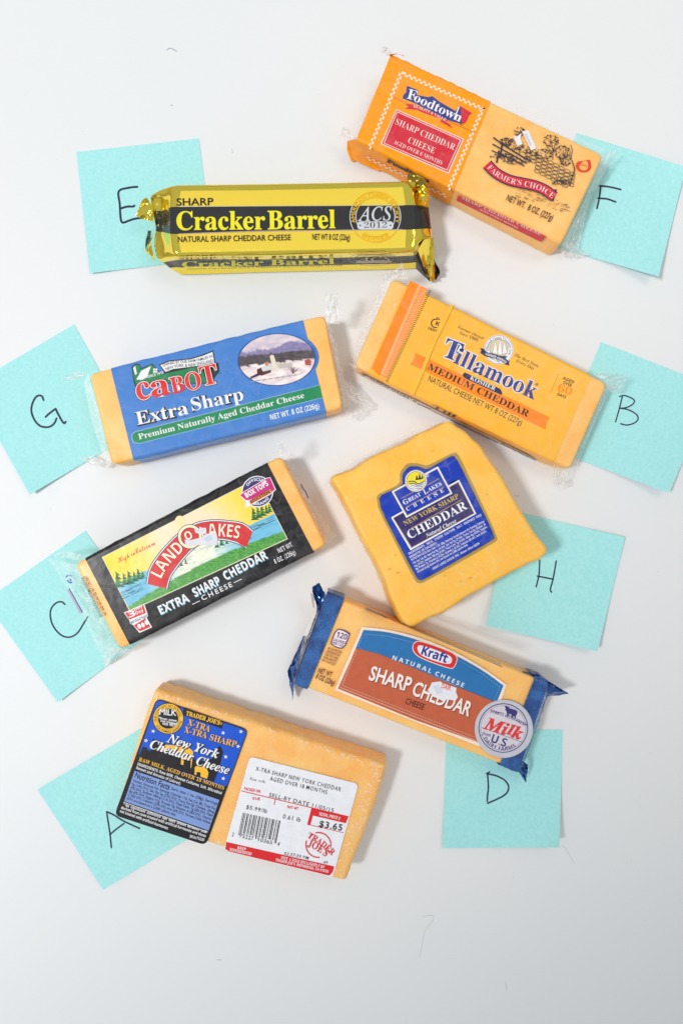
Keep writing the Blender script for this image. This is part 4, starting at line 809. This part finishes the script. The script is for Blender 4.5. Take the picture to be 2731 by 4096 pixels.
# ------------------------------------------------------------------ B: yellow pack
def build_B():
    h = 0.019; q = [(300, 78), (1425, 632), (1228, 1082), (100, 540)]
    t = thing('cheese_package', 'yellow cheese pack with navy lettering, an orange ribbon and a ship seal', 'cheese', None, 'wrapped cheeses')
    block(t, ZB, q, h)
    YE = (255, 184, 58); OR = (255, 138, 24)
    s = sleeve('label_band', ZB, q, ((386, 88), (182, 560)), ((1345, 575), (1138, 1046)), h, ink(YE, rough=0.28), t, wav=0.0008)
    a = Art(ZB, topsf(h + .00025), s)
    a.poly('border_stripe', OR, [(392, 96), (430, 112), (228, 590), (190, 552)], 1); a.poly('border_stripe', (250, 140, 56), [(430, 112), (484, 140), (270, 606), (228, 588)], 1)
    for k in range(34):
        f_ = k / 34; p = Vector((437, 124)).lerp(Vector((238, 586)), f_); a.stroke('border_ornament', (255, 214, 160), [p + Vector((-5, -4)), p + Vector((8, 8))], 2, 2); a.stroke('border_ornament', (255, 214, 160), [p + Vector((-6, 8)), p + Vector((8, -4))], 2, 2.3)
    for k in range(28):
        f_ = (k + .5) / 28; p = Vector((466, 138)).lerp(Vector((256, 592)), f_); a.stroke('border_ornament', (255, 214, 160), arc(p.x, p.y, 11, 0, 330, 12, 6, 25), 1.8, 2 + (k % 2) * .3, closed=True)
    a.stroke('border_ornament', (255, 214, 160), [(448, 120), (242, 592)], 2, 2.6)
    for k in range(52):
        f_ = k / 52; p = Vector((494, 146)).lerp(Vector((266, 626)), f_); a.stroke('border_ticks', DARK, [p - Vector((6, 2)), p + Vector((8, 5))], 3.4, 2)
    # fold line of the overlap, a raised ridge
    rp_ = [(616, 222), (580, 300), (520, 420), (480, 520), (440, 620), (408, 690)]
    V, F = [], []
    P = plen(rp_, 24)
    for i, p in enumerate(P):
        for k, (dx, z_) in enumerate(((-15, .0003), (-7, .0010), (0, .0015), (5, .0010), (9, .0003))): V.append(W(*ZB((p.x + dx + 2 * noise.noise(Vector((i * .7, k, 0))), p.y)), h + z_))
    for i in range(24):
        for k in range(4): F.append((i * 5 + k, i * 5 + k + 1, (i + 1) * 5 + k + 1, (i + 1) * 5 + k))
    mesh_ob('overlap_seam', V, F, ink((255, 190, 66), rough=.16), s, True)
    a.text('kosher_mark', DARK, 'DAIRY', [(484, 348), (528, 366)], 14, 'h', 2); a.stroke('kosher_mark', DARK, arc(524, 318, 22, -60, -290, 16), 6, 2); a.text('kosher_mark', DARK, 'K', [(522, 326), (542, 334)], 22, 'h', 2); a.stroke('kosher_mark', DARK, [(530, 286), (546, 300)], 5, 2.5)
    a.poly('ribbon', OR, [(418, 472), (470, 496), (1122, 810), (1104, 836), (1100, 874), (1050, 850), (392, 532), (412, 504)], 1)
    a.text('ribbon_lettering', (60, 34, 34), 'MEDIUM CHEDDAR', [(480, 556), (1004, 808)], 34, 's', 3)
    a.poly('kosher_panel', NAVY, [(664, 588), (676, 574), (862, 660), (874, 684), (866, 692), (676, 604)], 2); a.text('kosher_lettering', WHITE, 'KOSHER', [(702, 610), (832, 670)], 21, 's', 3)
    BL = (52, 62, 142)
    PT = [(548, 496), (1030, 712)]
    pth = catmull([(556, 494), (700, 566), (860, 640), (1036, 722)], 3)
    for T, p, hh in (('T', [(552, 486), (640, 520)], 98), ('illamook', [(616, 522), (1036, 716)], 84)):
        a.text('brand_lettering', WHITE, T, p, hh, 's', 3, wgt=.035); a.text('brand_lettering', BL, T, p, hh, 's', 4, wgt=.004)
    a.text('brand_lettering', DARK, '®', [(1042, 640), (1056, 648)], 14, 'n', 4)
    a.text('weight_lettering', (64, 44, 40), 'NATURAL CHEESE NET WT 8 OZ (227g)', [(482, 618), (968, 852)], 30, 'n', 3, wgt=.002)
    a.text('slogan_lettering', (74, 50, 30), 'Farmer Owned', [(638, 342), (772, 404)], 16, 'i', 3, wgt=-.01); a.text('slogan_lettering', (74, 50, 30), 'Since 1909', [(646, 372), (742, 414)], 16, 'i', 3, wgt=-.01)
    a.text('slogan_lettering', (74, 50, 30), 'The Best Taste', [(936, 488), (1060, 550)], 16, 'i', 3, wgt=-.01); a.text('slogan_lettering', (74, 50, 30), 'Every Day', [(942, 518), (1036, 562)], 16, 'i', 3, wgt=-.01)
    SL = (110, 104, 112)
    a.poly('ship_seal', WHITE, arc(854, 455, 77, 0, 350, 48), 5); a.stroke('ship_seal', SL, arc(854, 455, 73, 0, 360, 48), 2, 5.6); a.poly('ship_seal', (222, 204, 170), arc(854, 450, 48, 0, 350, 40), 5.6); a.stroke('ship_seal', SL, arc(854, 450, 48, 0, 360, 40), 2, 6.2)
    a.text('seal_lettering', SL, 'Tillamook County Creamery Assn.', arc(854, 455, 55, -190, 30, 40), 13, 's', 6.2); a.text('seal_lettering', SL, 'Since 1909', [(806, 500), (856, 524)], 10, 's', 6.2)
    for p in ([(820, 470), (838, 412), (850, 478)], [(846, 474), (862, 402), (876, 484)], [(872, 480), (880, 416), (900, 470)]): a.poly('ship_seal', (244, 240, 236), p, 6.6); a.stroke('ship_seal', SL, p, 2, 7, closed=True)
    a.poly('ship_seal', (84, 84, 112), [(812, 470), (850, 486), (900, 490), (888, 504), (830, 492)], 7)
    a.stroke('seal_ribbon', NAVY, catmull([(768, 462), (790, 480), (840, 492), (880, 510), (902, 528)], 5), 23, 7.6); a.poly('seal_ribbon', NAVY, [(756, 446), (778, 452), (784, 474), (766, 480), (756, 468), (764, 460)], 7.4); a.poly('seal_ribbon', NAVY, [(884, 508), (912, 514), (906, 526), (910, 538), (886, 532)], 7.4)
    a.text('seal_lettering', WHITE, 'FARMER OWNED', catmull([(784, 484), (830, 497), (870, 514), (890, 528)], 5), 12, 'h', 8.4)
    for k in range(18): p = Vector((1165, 584)).lerp(Vector((1126, 678)), k / 17); a.poly('dotted_rule', (90, 60, 40), arc(p.x, p.y, 1.7, 0, 300, 6), 2)
    for s_, p, hh, st, c_ in (('AGED', [(1186, 610), (1244, 634)], 16, 'h', (80, 44, 36)), ('OVER', [(1188, 632), (1232, 650)], 15, 'h', (80, 44, 36)), ('60', [(1158, 672), (1228, 696)], 42, 's', OR), ('DAYS', [(1158, 694), (1202, 712)], 15, 'h', (80, 44, 36))): a.text('age_lettering', c_, s_, p, hh, st, 3)
    a.flush()
    sd = Art(ZB, sidesf(ZB(q[3]), ZB(q[2]), h, .0009), t); GR = (180, 168, 158)
    sd.poly('side_panel', (206, 196, 196), [(140, 582), (1048, 1026), (1040, 1042), (130, 590)], .6)
    sd.stroke('side_print', NAVY, [(428, 738), (500, 768)], 4, 2); sd.stroke('side_print', NAVY, [(600, 822), (850, 944)], 5, 2)
    sd.text('side_print', NAVY, "9 ''1L9S00''OSZ82'' 0", [(140, 588), (420, 734)], 10, 'h', 2); sd.text('side_print', NAVY, 'Till', [(505, 758), (625, 812)], 14, 's', 2.5); sd.text('side_print', GR, 'Vitamin A 4% Vitamin C 0% Percent Daily Values (DV) are', [(500, 776), (1046, 1036)], 9, 'n', 2, wgt=.02)
    sd.text('side_print', (70, 60, 60), '*Percent Daily Values (DV) are', [(866, 950), (1040, 1034)], 10, 'n', 2.4, wgt=.02)
    sd.flush()
    crumple('film_end', ZB, [(300, 80, .018), (210, 300, .018), (102, 540, .018)], [(262, 60, .012), (165, 300, .005), (95, 500, .003)], FLAP, t, 30, 6, .002, .15, 51)
    crumple('film_end', ZB, [(262, 110, .014), (300, 78, .018), (385, 92, .019)], [(248, 60, .02), (310, 30, .024), (345, -5, .028)], FLAP, t, 12, 7, .003, .25, 52)
    crumple('film_end', ZB, [(1420, 632, .018), (1330, 850, .018), (1228, 1080, .017)], [(1450, 640, .008), (1340, 880, .003), (1250, 1100, .002)], FLAP, t, 30, 5, .0018, .12, 53)
    crumple('film_end', ZB, [(1350, 585, .018), (1390, 610, .018), (1440, 680, .010)], [(1400, 572, .022), (1535, 590, .022), (1490, 680, .01)], FLAP, t, 14, 8, .003, .2, 54)
    crumple('film_end', ZB, [(1140, 1060, .008), (1200, 1082, .008), (1240, 1080, .008)], [(1140, 1160, .002), (1190, 1195, .002), (1232, 1180, .003)], FLAP, t, 12, 8, .0022, .2, 55)
    crumple('film_end', ZB, [(100, 530, .018), (130, 545, .018), (200, 590, .018)], [(60, 520, .004), (110, 570, .008), (220, 600, .012)], FLAP, t, 12, 5, .002, .2, 56)
build_B()

# ------------------------------------------------------------------ D: pack with blue ends
def build_D():
    h = 0.021; q = [(240, 120), (1398, 590), (1244, 1052), (72, 588)]
    t = thing('cheese_package', 'cheese pack with blue foil ends, brown and blue label and round milk seal', 'cheese', None, 'wrapped cheeses')
    block(t, ZK, q, h)
    def blue_mat():
        m, nt, b = base_mat('blue_weave_foil'); g = nd(nt, 'ShaderNodeNewGeometry'); t_ = nd(nt, 'ShaderNodeTexNoise', Scale=1400, Detail=2); t2 = nd(nt, 'ShaderNodeTexNoise', Scale=120, Detail=4)
        for q_ in (t_, t2): nt.links.new(g.outputs['Position'], q_.inputs['Vector'])
        ad = nd(nt, 'ShaderNodeMath', operation='ADD'); nt.links.new(t_.outputs['Fac'], ad.inputs[0]); nt.links.new(t2.outputs['Fac'], ad.inputs[1])
        r = nd(nt, 'ShaderNodeValToRGB'); nt.links.new(ad.outputs[0], r.inputs['Fac']); nt.links.new(r.outputs['Color'], b.inputs['Base Color'])
        r.color_ramp.elements[0].position = .42; r.color_ramp.elements[0].color = lin((34, 62, 120)) + (1,); r.color_ramp.elements[1].position = .60; r.color_ramp.elements[1].color = lin((50, 108, 176)) + (1,)
        ad2 = nd(nt, 'ShaderNodeMath', operation='MULTIPLY'); nt.links.new(ad.outputs[0], ad2.inputs[0]); ad2.inputs[1].default_value = .5; nt.links.new(ad2.outputs[0], r.inputs['Fac'])
        b.inputs['Roughness'].default_value = .32; add_bump(nt, b, 90, .0015, .7, 3, 500, .0001); return m
    BM = blue_mat()
    sl = sleeve('blue_end_band', ZK, q, ((243, 124), (75, 590)), ((330, 163), (146, 614)), h, BM, t, n=8, eps=.0011, wav=.001)
    s2 = sleeve('blue_end_band', ZK, q, ((1326, 562), (1145, 1012)), ((1394, 600), (1242, 1050)), h, BM, t, n=8, eps=.0011, wav=.001)
    BR = (196, 98, 66); BL = (44, 116, 178); CR = (248, 226, 206)
    A0 = Art(ZK, topsf(h + .0010), t)
    top = catmull([(428, 297), (560, 312), (700, 345), (830, 392), (950, 448), (1070, 520), (1184, 600)], 5)
    A0.poly('front_label', CR, [*top, (1140, 720), (1046, 922), (1028, 918), (285, 628), (330, 520)], 1); A0.flush(); lb = t.children[-1]
    a = Art(ZK, topsf(h + .00108), lb)
    a.poly('label_field', BL, [*catmull([(436, 313), (560, 325), (700, 360), (830, 408), (950, 464), (1070, 534), (1166, 604)], 5), (1132, 690), (1000, 640), (700, 510), (520, 438), (396, 406)], 1)
    a.poly('label_field', BR, [(396, 408), (520, 440), (700, 512), (900, 600), (1132, 692), (1034, 900), (700, 782), (302, 620)], 1)
    a.stroke('label_field', (30, 60, 100), [(396, 408), (520, 440), (700, 512), (900, 600), (1132, 692)], 2.4, 1.6)
    def dots(pp, n, col=CR):
        for p in plen(pp, n): a.poly('label_stitching', col, arc(p.x, p.y, 1.8, 0, 300, 6), 2)
    dots([(444, 336), (560, 345), (700, 380)], 26, (170, 200, 220)); dots([(930, 470), (1060, 545), (1148, 612), (1118, 676)], 26, (170, 200, 220)); dots([(430, 342), (408, 400)], 7, (170, 200, 220)); dots([(398, 424), (326, 604), (1012, 872)], 95)
    a.stroke('label_stitching', CR, [(388, 420), (316, 614), (1022, 892)], 1.6, 2)
    Pk = [(692, 398), (706, 376), (740, 374), (880, 424), (918, 446), (924, 470), (908, 508), (890, 516), (740, 462), (700, 432)]
    a.poly('brand_badge', CR, chaikin([(688, 398), (704, 372), (740, 370), (882, 420), (922, 444), (928, 470), (910, 512), (890, 520), (738, 466), (696, 434)], 2), 2.6); a.poly('brand_badge', (222, 48, 48), chaikin(Pk, 2), 3.2); a.poly('brand_badge', (236, 234, 242), chaikin([(714, 404), (730, 388), (874, 440), (902, 462), (888, 500), (760, 460), (724, 436)], 2), 3.8)
    a.text('brand_lettering', (50, 52, 148), 'Kraft', [(735, 440), (866, 486)], 46, 'h', 4.6, wgt=.012)
    a.text('product_lettering', WHITE, 'NATURAL CHEESE', catmull([(584, 468), (680, 498), (800, 546), (955, 614)], 5), 23, 'h', 3, sp=1.35, wgt=-.006)
    for T, p, hh in (('SHARP', [(462, 572), (672, 636)], 72), ('CHEDDAR', [(686, 650), (982, 764)], 72)):
        a.text('product_lettering', (106, 46, 34), T, [(x_ + 3, y_ + 4) for x_, y_ in p], hh, 'n', 3, wgt=.03); a.text('product_lettering', (246, 232, 226), T, p, hh, 'n', 4, wgt=.022)
    a.text('product_lettering', (64, 26, 20), 'CHEESE', [(652, 698), (748, 732)], 31, 'n', 4, wgt=.006)
    a.poly('torn_price_sticker', (232, 232, 238), [(792, 588), (836, 582), (850, 592), (920, 616), (918, 638), (928, 664), (916, 682), (870, 676), (852, 686), (800, 660), (770, 628), (782, 612)], 6, rough=.6); a.text('torn_price_sticker', (226, 96, 62), 'DAIR', [(840, 616), (888, 630)], 24, 'n', 7, wgt=.02)
    a.poly('torn_price_sticker', (214, 216, 226), [(800, 610), (830, 600), (850, 640), (820, 650)], 6.5, rough=.6)
    a.flush()
    b = Art(ZK, topsf(h + .0010), t)
    b.poly('calorie_badge', (70, 44, 90), chaikin([(292, 306), (330, 312), (364, 330), (364, 340), (334, 412), (300, 410), (264, 388), (264, 378)], 1), 1); b.poly('calorie_badge', (236, 220, 226), chaikin([(296, 311), (328, 317), (358, 334), (358, 342), (332, 406), (300, 404), (270, 386), (270, 378)], 1), 1.6)
    for s_, p, hh in (('120', [(292, 350), (346, 366)], 30), ('CALORIES', [(278, 370), (338, 388)], 14), ('PER 1 OZ', [(272, 386), (328, 404)], 14)): b.text('calorie_badge', (74, 44, 104), s_, p, hh, 'h', 2.4)
    for i, s_ in enumerate(('SEE NUTRITION', 'INFORMATION', 'FOR FAT AND', 'SATURATED', 'FAT CONTENT')): b.text('small_print', (150, 84, 62), s_, [(246 - i * 7, 414 + i * 15.5), (318 - i * 8, 438 + i * 16)], 12, 'h', 2)
    b.text('weight_lettering', (96, 50, 38), 'NET WT', [(196, 536), (266, 560)], 26, 'n', 2, wgt=.012); b.text('weight_lettering', (96, 50, 38), '8 OZ (226g)', [(184, 566), (280, 604)], 26, 'n', 2, wgt=.012)
    b.flush()
    # round seal, a stiff disc with a rounded rim
    c0 = W(*ZK((1165, 826)), h); R_ = 152 / 1.3067 * 1.5 / 4096 * (CAMH - h) 
    V, F = [], []; pr = [(R_, h + .0010), (R_, h + .0014), (R_ * .985, h + .0017), (R_ * .94, h + .0017), (0.001 * R_, h + .0017)]
    for r0, z_ in pr: V += [(c0.x + r0 * math.cos(k * math.pi / 32), c0.y + r0 * math.sin(k * math.pi / 32), z_) for k in range(64)]
    for i in range(4): F += [(i * 64 + k, i * 64 + (k + 1) % 64, (i + 1) * 64 + (k + 1) % 64, (i + 1) * 64 + k) for k in range(64)]
    seal = mesh_ob('round_seal', V, F, ink((206, 206, 214), rough=.3, metal=.2), t)
    e_ = Art(ZK, topsf(h + .00175), seal); NV = (62, 56, 124)
    e_.poly('seal_field', NV, arc(1165, 826, 129, 0, 355, 64), .5); e_.poly('seal_field', (214, 208, 216), arc(1165, 826, 124, 0, 355, 64), 1); e_.stroke('seal_field', NV, arc(1165, 826, 117, 0, 360, 64), 1.6, 1.5)
    e_.text('seal_lettering', NV, 'STARTS WITH FRESH', catmull([(1096, 744), (1140, 758), (1200, 778), (1282, 818)], 5), 17, 'h', 2); e_.text('seal_lettering', NV, 'DAIRY FARMS', arc(1165, 826, 118, 152, 56, 24), 20, 'h', 2)
    e_.text('seal_lettering', (222, 62, 62), 'Milk', [(1060, 828), (1256, 888)], 62, 'i', 2.4, wgt=.02); e_.text('seal_lettering', NV, 'from', [(1050, 860), (1098, 872)], 18, 'i', 2.4); e_.text('seal_lettering', NV, 'U.S.', [(1098, 898), (1186, 930)], 44, 'h', 2.4)
    for p in ([(1098, 736), (1150, 748)], [(1222, 782), (1282, 806)], [(1052, 822), (1262, 900)]): e_.stroke('seal_rule', NV, p, 2.4, 2)
    cow = [(1172, 714), (1180, 708), (1190, 716), (1198, 714), (1196, 722), (1212, 726), (1230, 732), (1240, 742), (1236, 756), (1230, 764), (1232, 778), (1226, 776), (1222, 764), (1214, 766), (1214, 776), (1208, 772), (1208, 756), (1196, 752), (1190, 760), (1192, 768), (1186, 764), (1184, 748), (1180, 736), (1174, 730), (1178, 722)]
    e_.poly('seal_cow', NV, cow, 2.6); e_.flush()
    FB = foil_mat('blue_foil', lin((40, 84, 150)), .2, .55, .002)
    crumple('foil_end', ZK, [(240, 124, .022), (200, 230, .022), (130, 420, .022), (74, 590, .022)], [(188, 66, .024), (190, 220, .012), (118, 420, .008), (62, 590, .010)], FB, t, 36, 6, .0022, .06, 61)
    crumple('foil_end', ZK, [(232, 128, .022), (222, 170, .021), (205, 222, .020)], [(205, 62, .032), (162, 82, .028), (172, 128, .022)], FB, t, 12, 7, .003, .1, 62)
    crumple('foil_end', ZK, [(158, 120, .022), (180, 230, .014), (140, 350, .012), (60, 560, .010)], [(186, 130, .018), (172, 240, .008), (120, 340, .006), (78, 560, .008)], film_mat('cut_edge', .5, .9, 300), t, 24, 2, .001, .2, 63)
    crumple('foil_end', ZK, [(130, 345, .014), (104, 440, .012), (74, 592, .016)], [(120, 345, .006), (38, 530, .004), (66, 688, .004)], FB, t, 16, 6, .002, .08, 64)
    crumple('foil_end', ZK, [(1272, 532, .020), (1330, 560, .020), (1396, 602, .020), (1380, 660, .018)], [(1262, 528, .016), (1340, 542, .018), (1520, 652, .014), (1400, 660, .01)], FB, t, 20, 6, .002, .12, 65)
    crumple('foil_end', ZK, [(1396, 602, .021), (1330, 800, .021), (1244, 1050, .020)], [(1405, 640, .012), (1345, 820, .008), (1256, 1056, .008)], FB, t, 26, 4, .0015, .1, 66)
    crumple('foil_end', ZK, [(1240, 1050, .018), (1256, 1020, .016), (1270, 1000, .012)], [(1284, 1112, .006), (1296, 1060, .008), (1296, 1018, .010)], FB, t, 10, 6, .002, .12, 67)
    # faint print on the far side face
    sd = Art(ZK, sidesf(ZK(q[0]), ZK(q[1]), h, .0009), t)
    sd.stroke('side_print', (60, 56, 66), [(690, 296), (1150, 492)], 3, 1); sd.stroke('side_print', (150, 120, 100), [(500, 222), (1160, 506)], 6, .5); sd.stroke('side_print', (96, 110, 150), [(450, 200), (560, 250)], 10, 1.4); sd.flush()
build_D()

# ------------------------------------------------------------------ E: gold foil brick
def build_E():
    t = thing('cheese_package', 'shiny gold foil cheese brick with a black stripe and yellow lettering', 'cheese', None, 'wrapped cheeses')
    GOLD = foil_mat('gold_foil', (1.0, 0.78, 0.10), .12, 1.0, .0004); BLK = foil_mat('black_foil', (0.022, 0.024, 0.026), .2, 0.0, .0008)
    TOPG = foil_mat('gold_foil_flat', (0.97, 0.72, 0.07), .25, .3, .0006)
    H = .029
    st = {  # stations along the brick; rows from the back bottom over the top to the front bottom
        'a': [(215, 255, 0), (108, 165, .021), (128, 178, .019), (146, 233, .016), (143, 332, .015), (132, 400, .016), (146, 468, .020), (172, 484, .015), (205, 510, .007), (262, 540, .001)],
        'a2': [(235, 240, 0), (165, 128, .025), (178, 160, .0225), (186, 232, .0185), (184, 336, .0185), (186, 408, .021), (196, 462, .0235), (215, 474, .018), (240, 504, .007), (290, 541, .001)],
        'b': [(300, 215, 0), (225, 107, .0275), (232, 140, H), (218, 214, H), (220, 345, H), (238, 438, H), (255, 456, .0275), (262, 466, .020), (275, 508, .008), (330, 540, .001)],
        'b2': [(340, 215, 0), (262, 103, .0275), (268, 134, H), (250, 212, H), (250, 345, H), (268, 438, H), (290, 454, .0275), (292, 464, .020), (300, 502, .008), (380, 539, .001)],
        'c': [(700, 200, 0), (640, 98, .0275), (640, 132, H), (640, 210, H), (640, 331, H), (640, 432, H), (640, 449, .0275), (645, 466, .0195), (650, 503, .008), (660, 530, .001)],
        'd0': [(1250, 190, 0), (1310, 87, .0275), (1320, 116, H), (1330, 206, H), (1332, 325, H), (1330, 416, H), (1336, 434, .0275), (1330, 450, .0195), (1320, 489, .008), (1320, 515, .001)],
        'd': [(1290, 190, 0), (1362, 86, .0275), (1378, 112, H), (1398, 205, H), (1402, 322, H), (1392, 412, H), (1400, 430, .027), (1396, 446, .019), (1380, 485, .008), (1384, 512, .001)],
        'd2': [(1310, 195, 0), (1402, 88, .027), (1410, 125, .0262), (1428, 206, .026), (1436, 322, .0265), (1425, 366, .0275), (1418, 400, .0255), (1410, 440, .019), (1395, 483, .008), (1396, 511, .001)],
        'e': [(1330, 200, 0), (1452, 104, .024), (1466, 140, .021), (1472, 222, .018), (1486, 320, .018), (1490, 368, .021), (1484, 400, .018), (1450, 450, .013), (1420, 483, .006), (1412, 508, .001)]}
    keys = ['a', 'a2', 'b', 'b2', 'c', 'd0', 'd', 'd2', 'e']; sub = [3, 3, 2, 10, 14, 3, 2, 3]
    rows = []
    for i, n in enumerate(sub):
        A_, B_ = st[keys[i]], st[keys[i + 1]]
        for k in range(n): rows.append([tuple(A_[j][c] * (1 - k / n) + B_[j][c] * k / n for c in range(3)) for j in range(10)])
    rows.append(st['e'])
    rsub = [2, 3, 3, 4, 3, 3, 2, 2, 2]; V, F, FM = [], [], []; mrow = []
    for j, n in enumerate(rsub): mrow += [0 if j in (0, 1, 4 + 1, 8) else 0] * 0 + [j] * n
    full = []
    for R_ in rows:
        r2 = []
        for j, n in enumerate(rsub): r2 += [tuple(R_[j][c] * (1 - k / n) + R_[j + 1][c] * k / n for c in range(3)) for k in range(n)]
        full.append(r2 + [R_[-1]])
    m = len(full[0]); N = len(full)
    for i, r2 in enumerate(full):
        for j, p in enumerate(r2):
            edge = max(0, 1 - min(i, N - 1 - i) / 7.0); flat = p[2] > H - .0004
            w_ = (0 if flat else .0007) + .0012 * edge
            dz = w_ * noise.noise(Vector((p[0] * .02, p[1] * .035, 4))) if p[2] > .003 else 0
            if flat: dz -= .0005 * abs(noise.noise(Vector((p[0] * .006, p[1] * .02, 9))))
            V.append(W(*ZE((p[0], p[1])), max(p[2] + dz, .0005)))
    for i in range(N - 1):
        for j in range(m - 1):
            F.append((i * m + j, (i + 1) * m + j, (i + 1) * m + j + 1, i * m + j + 1)); sg = mrow[j]
            inner = 10 <= i < N - 9 + 3
            FM.append(1 if sg in (3, 7) else (2 if sg in (2, 4) and 8 <= i <= N - 9 else 0))
    F.append(tuple(range(m))); FM.append(0); F.append(tuple((N - 1) * m + j for j in range(m - 1, -1, -1))); FM.append(0)
    wr = mesh_ob('foil_wrapper', V, F, None, t, False, [GOLD, BLK, TOPG], FM)
    for p in wr.data.polygons: p.use_smooth = True
    bp = wr.modifiers.new('edges', 'SUBSURF'); bp.levels = 1; bp.render_levels = 1
    sf = topsf(H + .00015); a = Art(ZE, sf, wr)
    PALE = (196, 196, 170); YL = (236, 226, 40)
    a.stroke('pale_rule', PALE, plen([(262, 213), (640, 210), (1340, 206)], 12), 2.6, 1); a.stroke('pale_rule', (190, 170, 190), plen([(262, 344), (640, 330), (1340, 323)], 12), 2.6, 1)
    a.poly('black_stripe', (48, 48, 50), [(236, 214), (640, 211.5), (1395, 206), (1398, 322), (640, 329), (238, 343)], .5)
    a.text('product_lettering', DARK, 'SHARP', [(250, 207), (426, 205)], 34, 'n', 3, wgt=.012)
    a.text('brand_lettering', YL, 'Cracker', [(250, 325), (676, 322)], 88, 's', 3, wgt=.01); a.text('brand_lettering', YL, 'Barrel', [(690, 322), (1014, 316)], 88, 's', 3.6, wgt=.01)
    a.text('product_lettering', DARK, 'NATURAL SHARP CHEDDAR CHEESE', [(256, 384), (800, 374)], 27, 'n', 3, wgt=.008); a.text('weight_lettering', DARK, 'NET WT 8 OZ (226g)', [(903, 372), (1084, 374)], 28, 'n', 3, wgt=.008)
    SV = (206, 210, 214); OG = (236, 184, 10)
    for r1, wd in ((122, 4), (94, 4)):
        for A0_, A1_, col in ((-156, -24, OG), (-24, 32, SV), (32, 148, OG), (148, 204, SV)):
            if r1 == 94 and col == OG and A0_ == 32: A0_, A1_ = 55, 125
            a.stroke('award_seal', col, arc(1207, 262, r1, A0_, A1_, 24), wd, 1.6)
    a.text('award_lettering', OG, 'AMERICAN CHEESE SOCIETY', arc(1207, 262, 99, -196, 16, 40), 17, 'n', 2.4, wgt=.012); a.text('award_lettering', OG, 'WINNER', arc(1207, 262, 116, 128, 52, 24), 19, 's', 2.4)
    a.text('award_lettering', SV, 'ACS', [(1122, 282), (1286, 278)], 66, 'I', 3, wgt=.008); a.poly('award_plate', SV, rquad([(1120, 284), (1294, 284), (1294, 323), (1120, 323)], 18, 6), 3.4); a.text('award_lettering', (60, 60, 62), '2012', [(1152, 316), (1264, 314)], 27, 's', 4.2, wgt=-.016)
    for x_ in (1134, 1280): a.poly('award_plate', (60, 60, 62), arc(x_, 303, 4, 0, 320, 8), 4.2)
    for x_ in (1101, 1310): a.poly('award_plate', SV, arc(x_, 263, 4.5, 0, 320, 8), 2.2)
    a.flush()
    A_, B_ = W(*ZE((290, 454)), .0275), W(*ZE((1336, 434)), .0275)
    sd = Art(ZE, sidesf(ZE((290, 456)), ZE((1336, 436)), .0275, .0006), wr)
    sd.text('side_lettering', YL, 'Cracker Barrel', [(276, 506), (1010, 489)], 27, 's', 2, wgt=.01); sd.text('side_lettering', (130, 100, 30), 'SHARP', [(262, 470), (438, 466)], 10, 's', 2); sd.text('side_lettering', (120, 96, 30), 'SMOOTH AND CREAMY WITH A PERFECTLY BALANCED, SHARP FLAVOR', [(298, 518), (1050, 500)], 8, 's', 2)
    for c0, r0 in (((150, 140, 120), 119), ((150, 140, 120), 96)): sd.stroke('side_seal', c0, arc(1198, 466, r0, 0, 358, 50, r0 * .26), 1.8, 1.5)
    sd.text('side_seal', (190, 186, 170), 'ACS', [(1116, 475), (1282, 472)], 16, 'I', 2); sd.poly('side_seal', (170, 164, 150), rquad([(1114, 474), (1286, 472), (1286, 484), (1114, 486)], 6, 4), 1.8)
    sd.flush()
    # folded and torn foil at the ends
    crumple('foil_flap', ZE, [(106, 168, .021), (128, 205, .019), (140, 240, .016)], [(82, 182, .020), (48, 262, .016), (138, 288, .012)], GOLD, t, 9, 5, .003, .06, 71, True, 1)
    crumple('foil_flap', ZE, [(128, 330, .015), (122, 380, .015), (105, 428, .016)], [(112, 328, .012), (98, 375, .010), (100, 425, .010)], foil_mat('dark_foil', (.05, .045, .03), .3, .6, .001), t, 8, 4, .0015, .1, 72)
    crumple('foil_flap', ZE, [(140, 330, .016), (126, 400, .017), (147, 468, .020)], [(132, 340, .012), (98, 428, .014), (142, 472, .018)], GOLD, t, 5, 3, .001, 0, 73, True, .5)
    crumple('foil_flap', ZE, [(1488, 362, .022), (1440, 372, .026), (1412, 425, .026)], [(1494, 560, .006), (1478, 580, .004), (1462, 562, .003)], GOLD, t, 7, 6, .002, .02, 74, True, 1)
    crumple('foil_flap', ZE, [(1412, 425, .024), (1402, 455, .018), (1402, 512, .004)], [(1462, 562, .004), (1472, 578, .003), (1466, 572, .002)], BLK, t, 5, 5, .001, .02, 75, True, 1)
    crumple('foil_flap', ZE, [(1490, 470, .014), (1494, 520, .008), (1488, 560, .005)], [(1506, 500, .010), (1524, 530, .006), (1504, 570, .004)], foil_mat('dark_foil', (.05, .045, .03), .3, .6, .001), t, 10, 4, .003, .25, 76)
    crumple('foil_flap', ZE, [(1362, 88, .028), (1400, 96, .030), (1462, 130, .028)], [(1366, 44, .030), (1410, 50, .032), (1448, 80, .030)], foil_mat('olive_foil', (.36, .26, .04), .22, .9, .001), t, 9, 4, .003, .18, 77, True, 1)
    crumple('foil_flap', ZE, [(1398, 92, .029), (1420, 160, .031), (1448, 206, .028)], [(1440, 98, .030), (1466, 150, .026), (1464, 212, .024)], GOLD, t, 7, 4, .0035, .04, 78, True, 1.5)
build_E()
# each thing's origin stands at its own base on the table
for t in [o for o in C.objects if o.type == 'EMPTY']:
    P = [v.co for c in t.children if c.type == 'MESH' and c.name.split('.')[0] in ('cheese_block', 'foil_wrapper', 'paper_sheet') for v in c.data.vertices]
    c = sum(P, Vector()) / len(P); c.z = 0; t.location = c
    for ch in t.children: ch.location = -c
print('objects', len(bpy.data.objects))
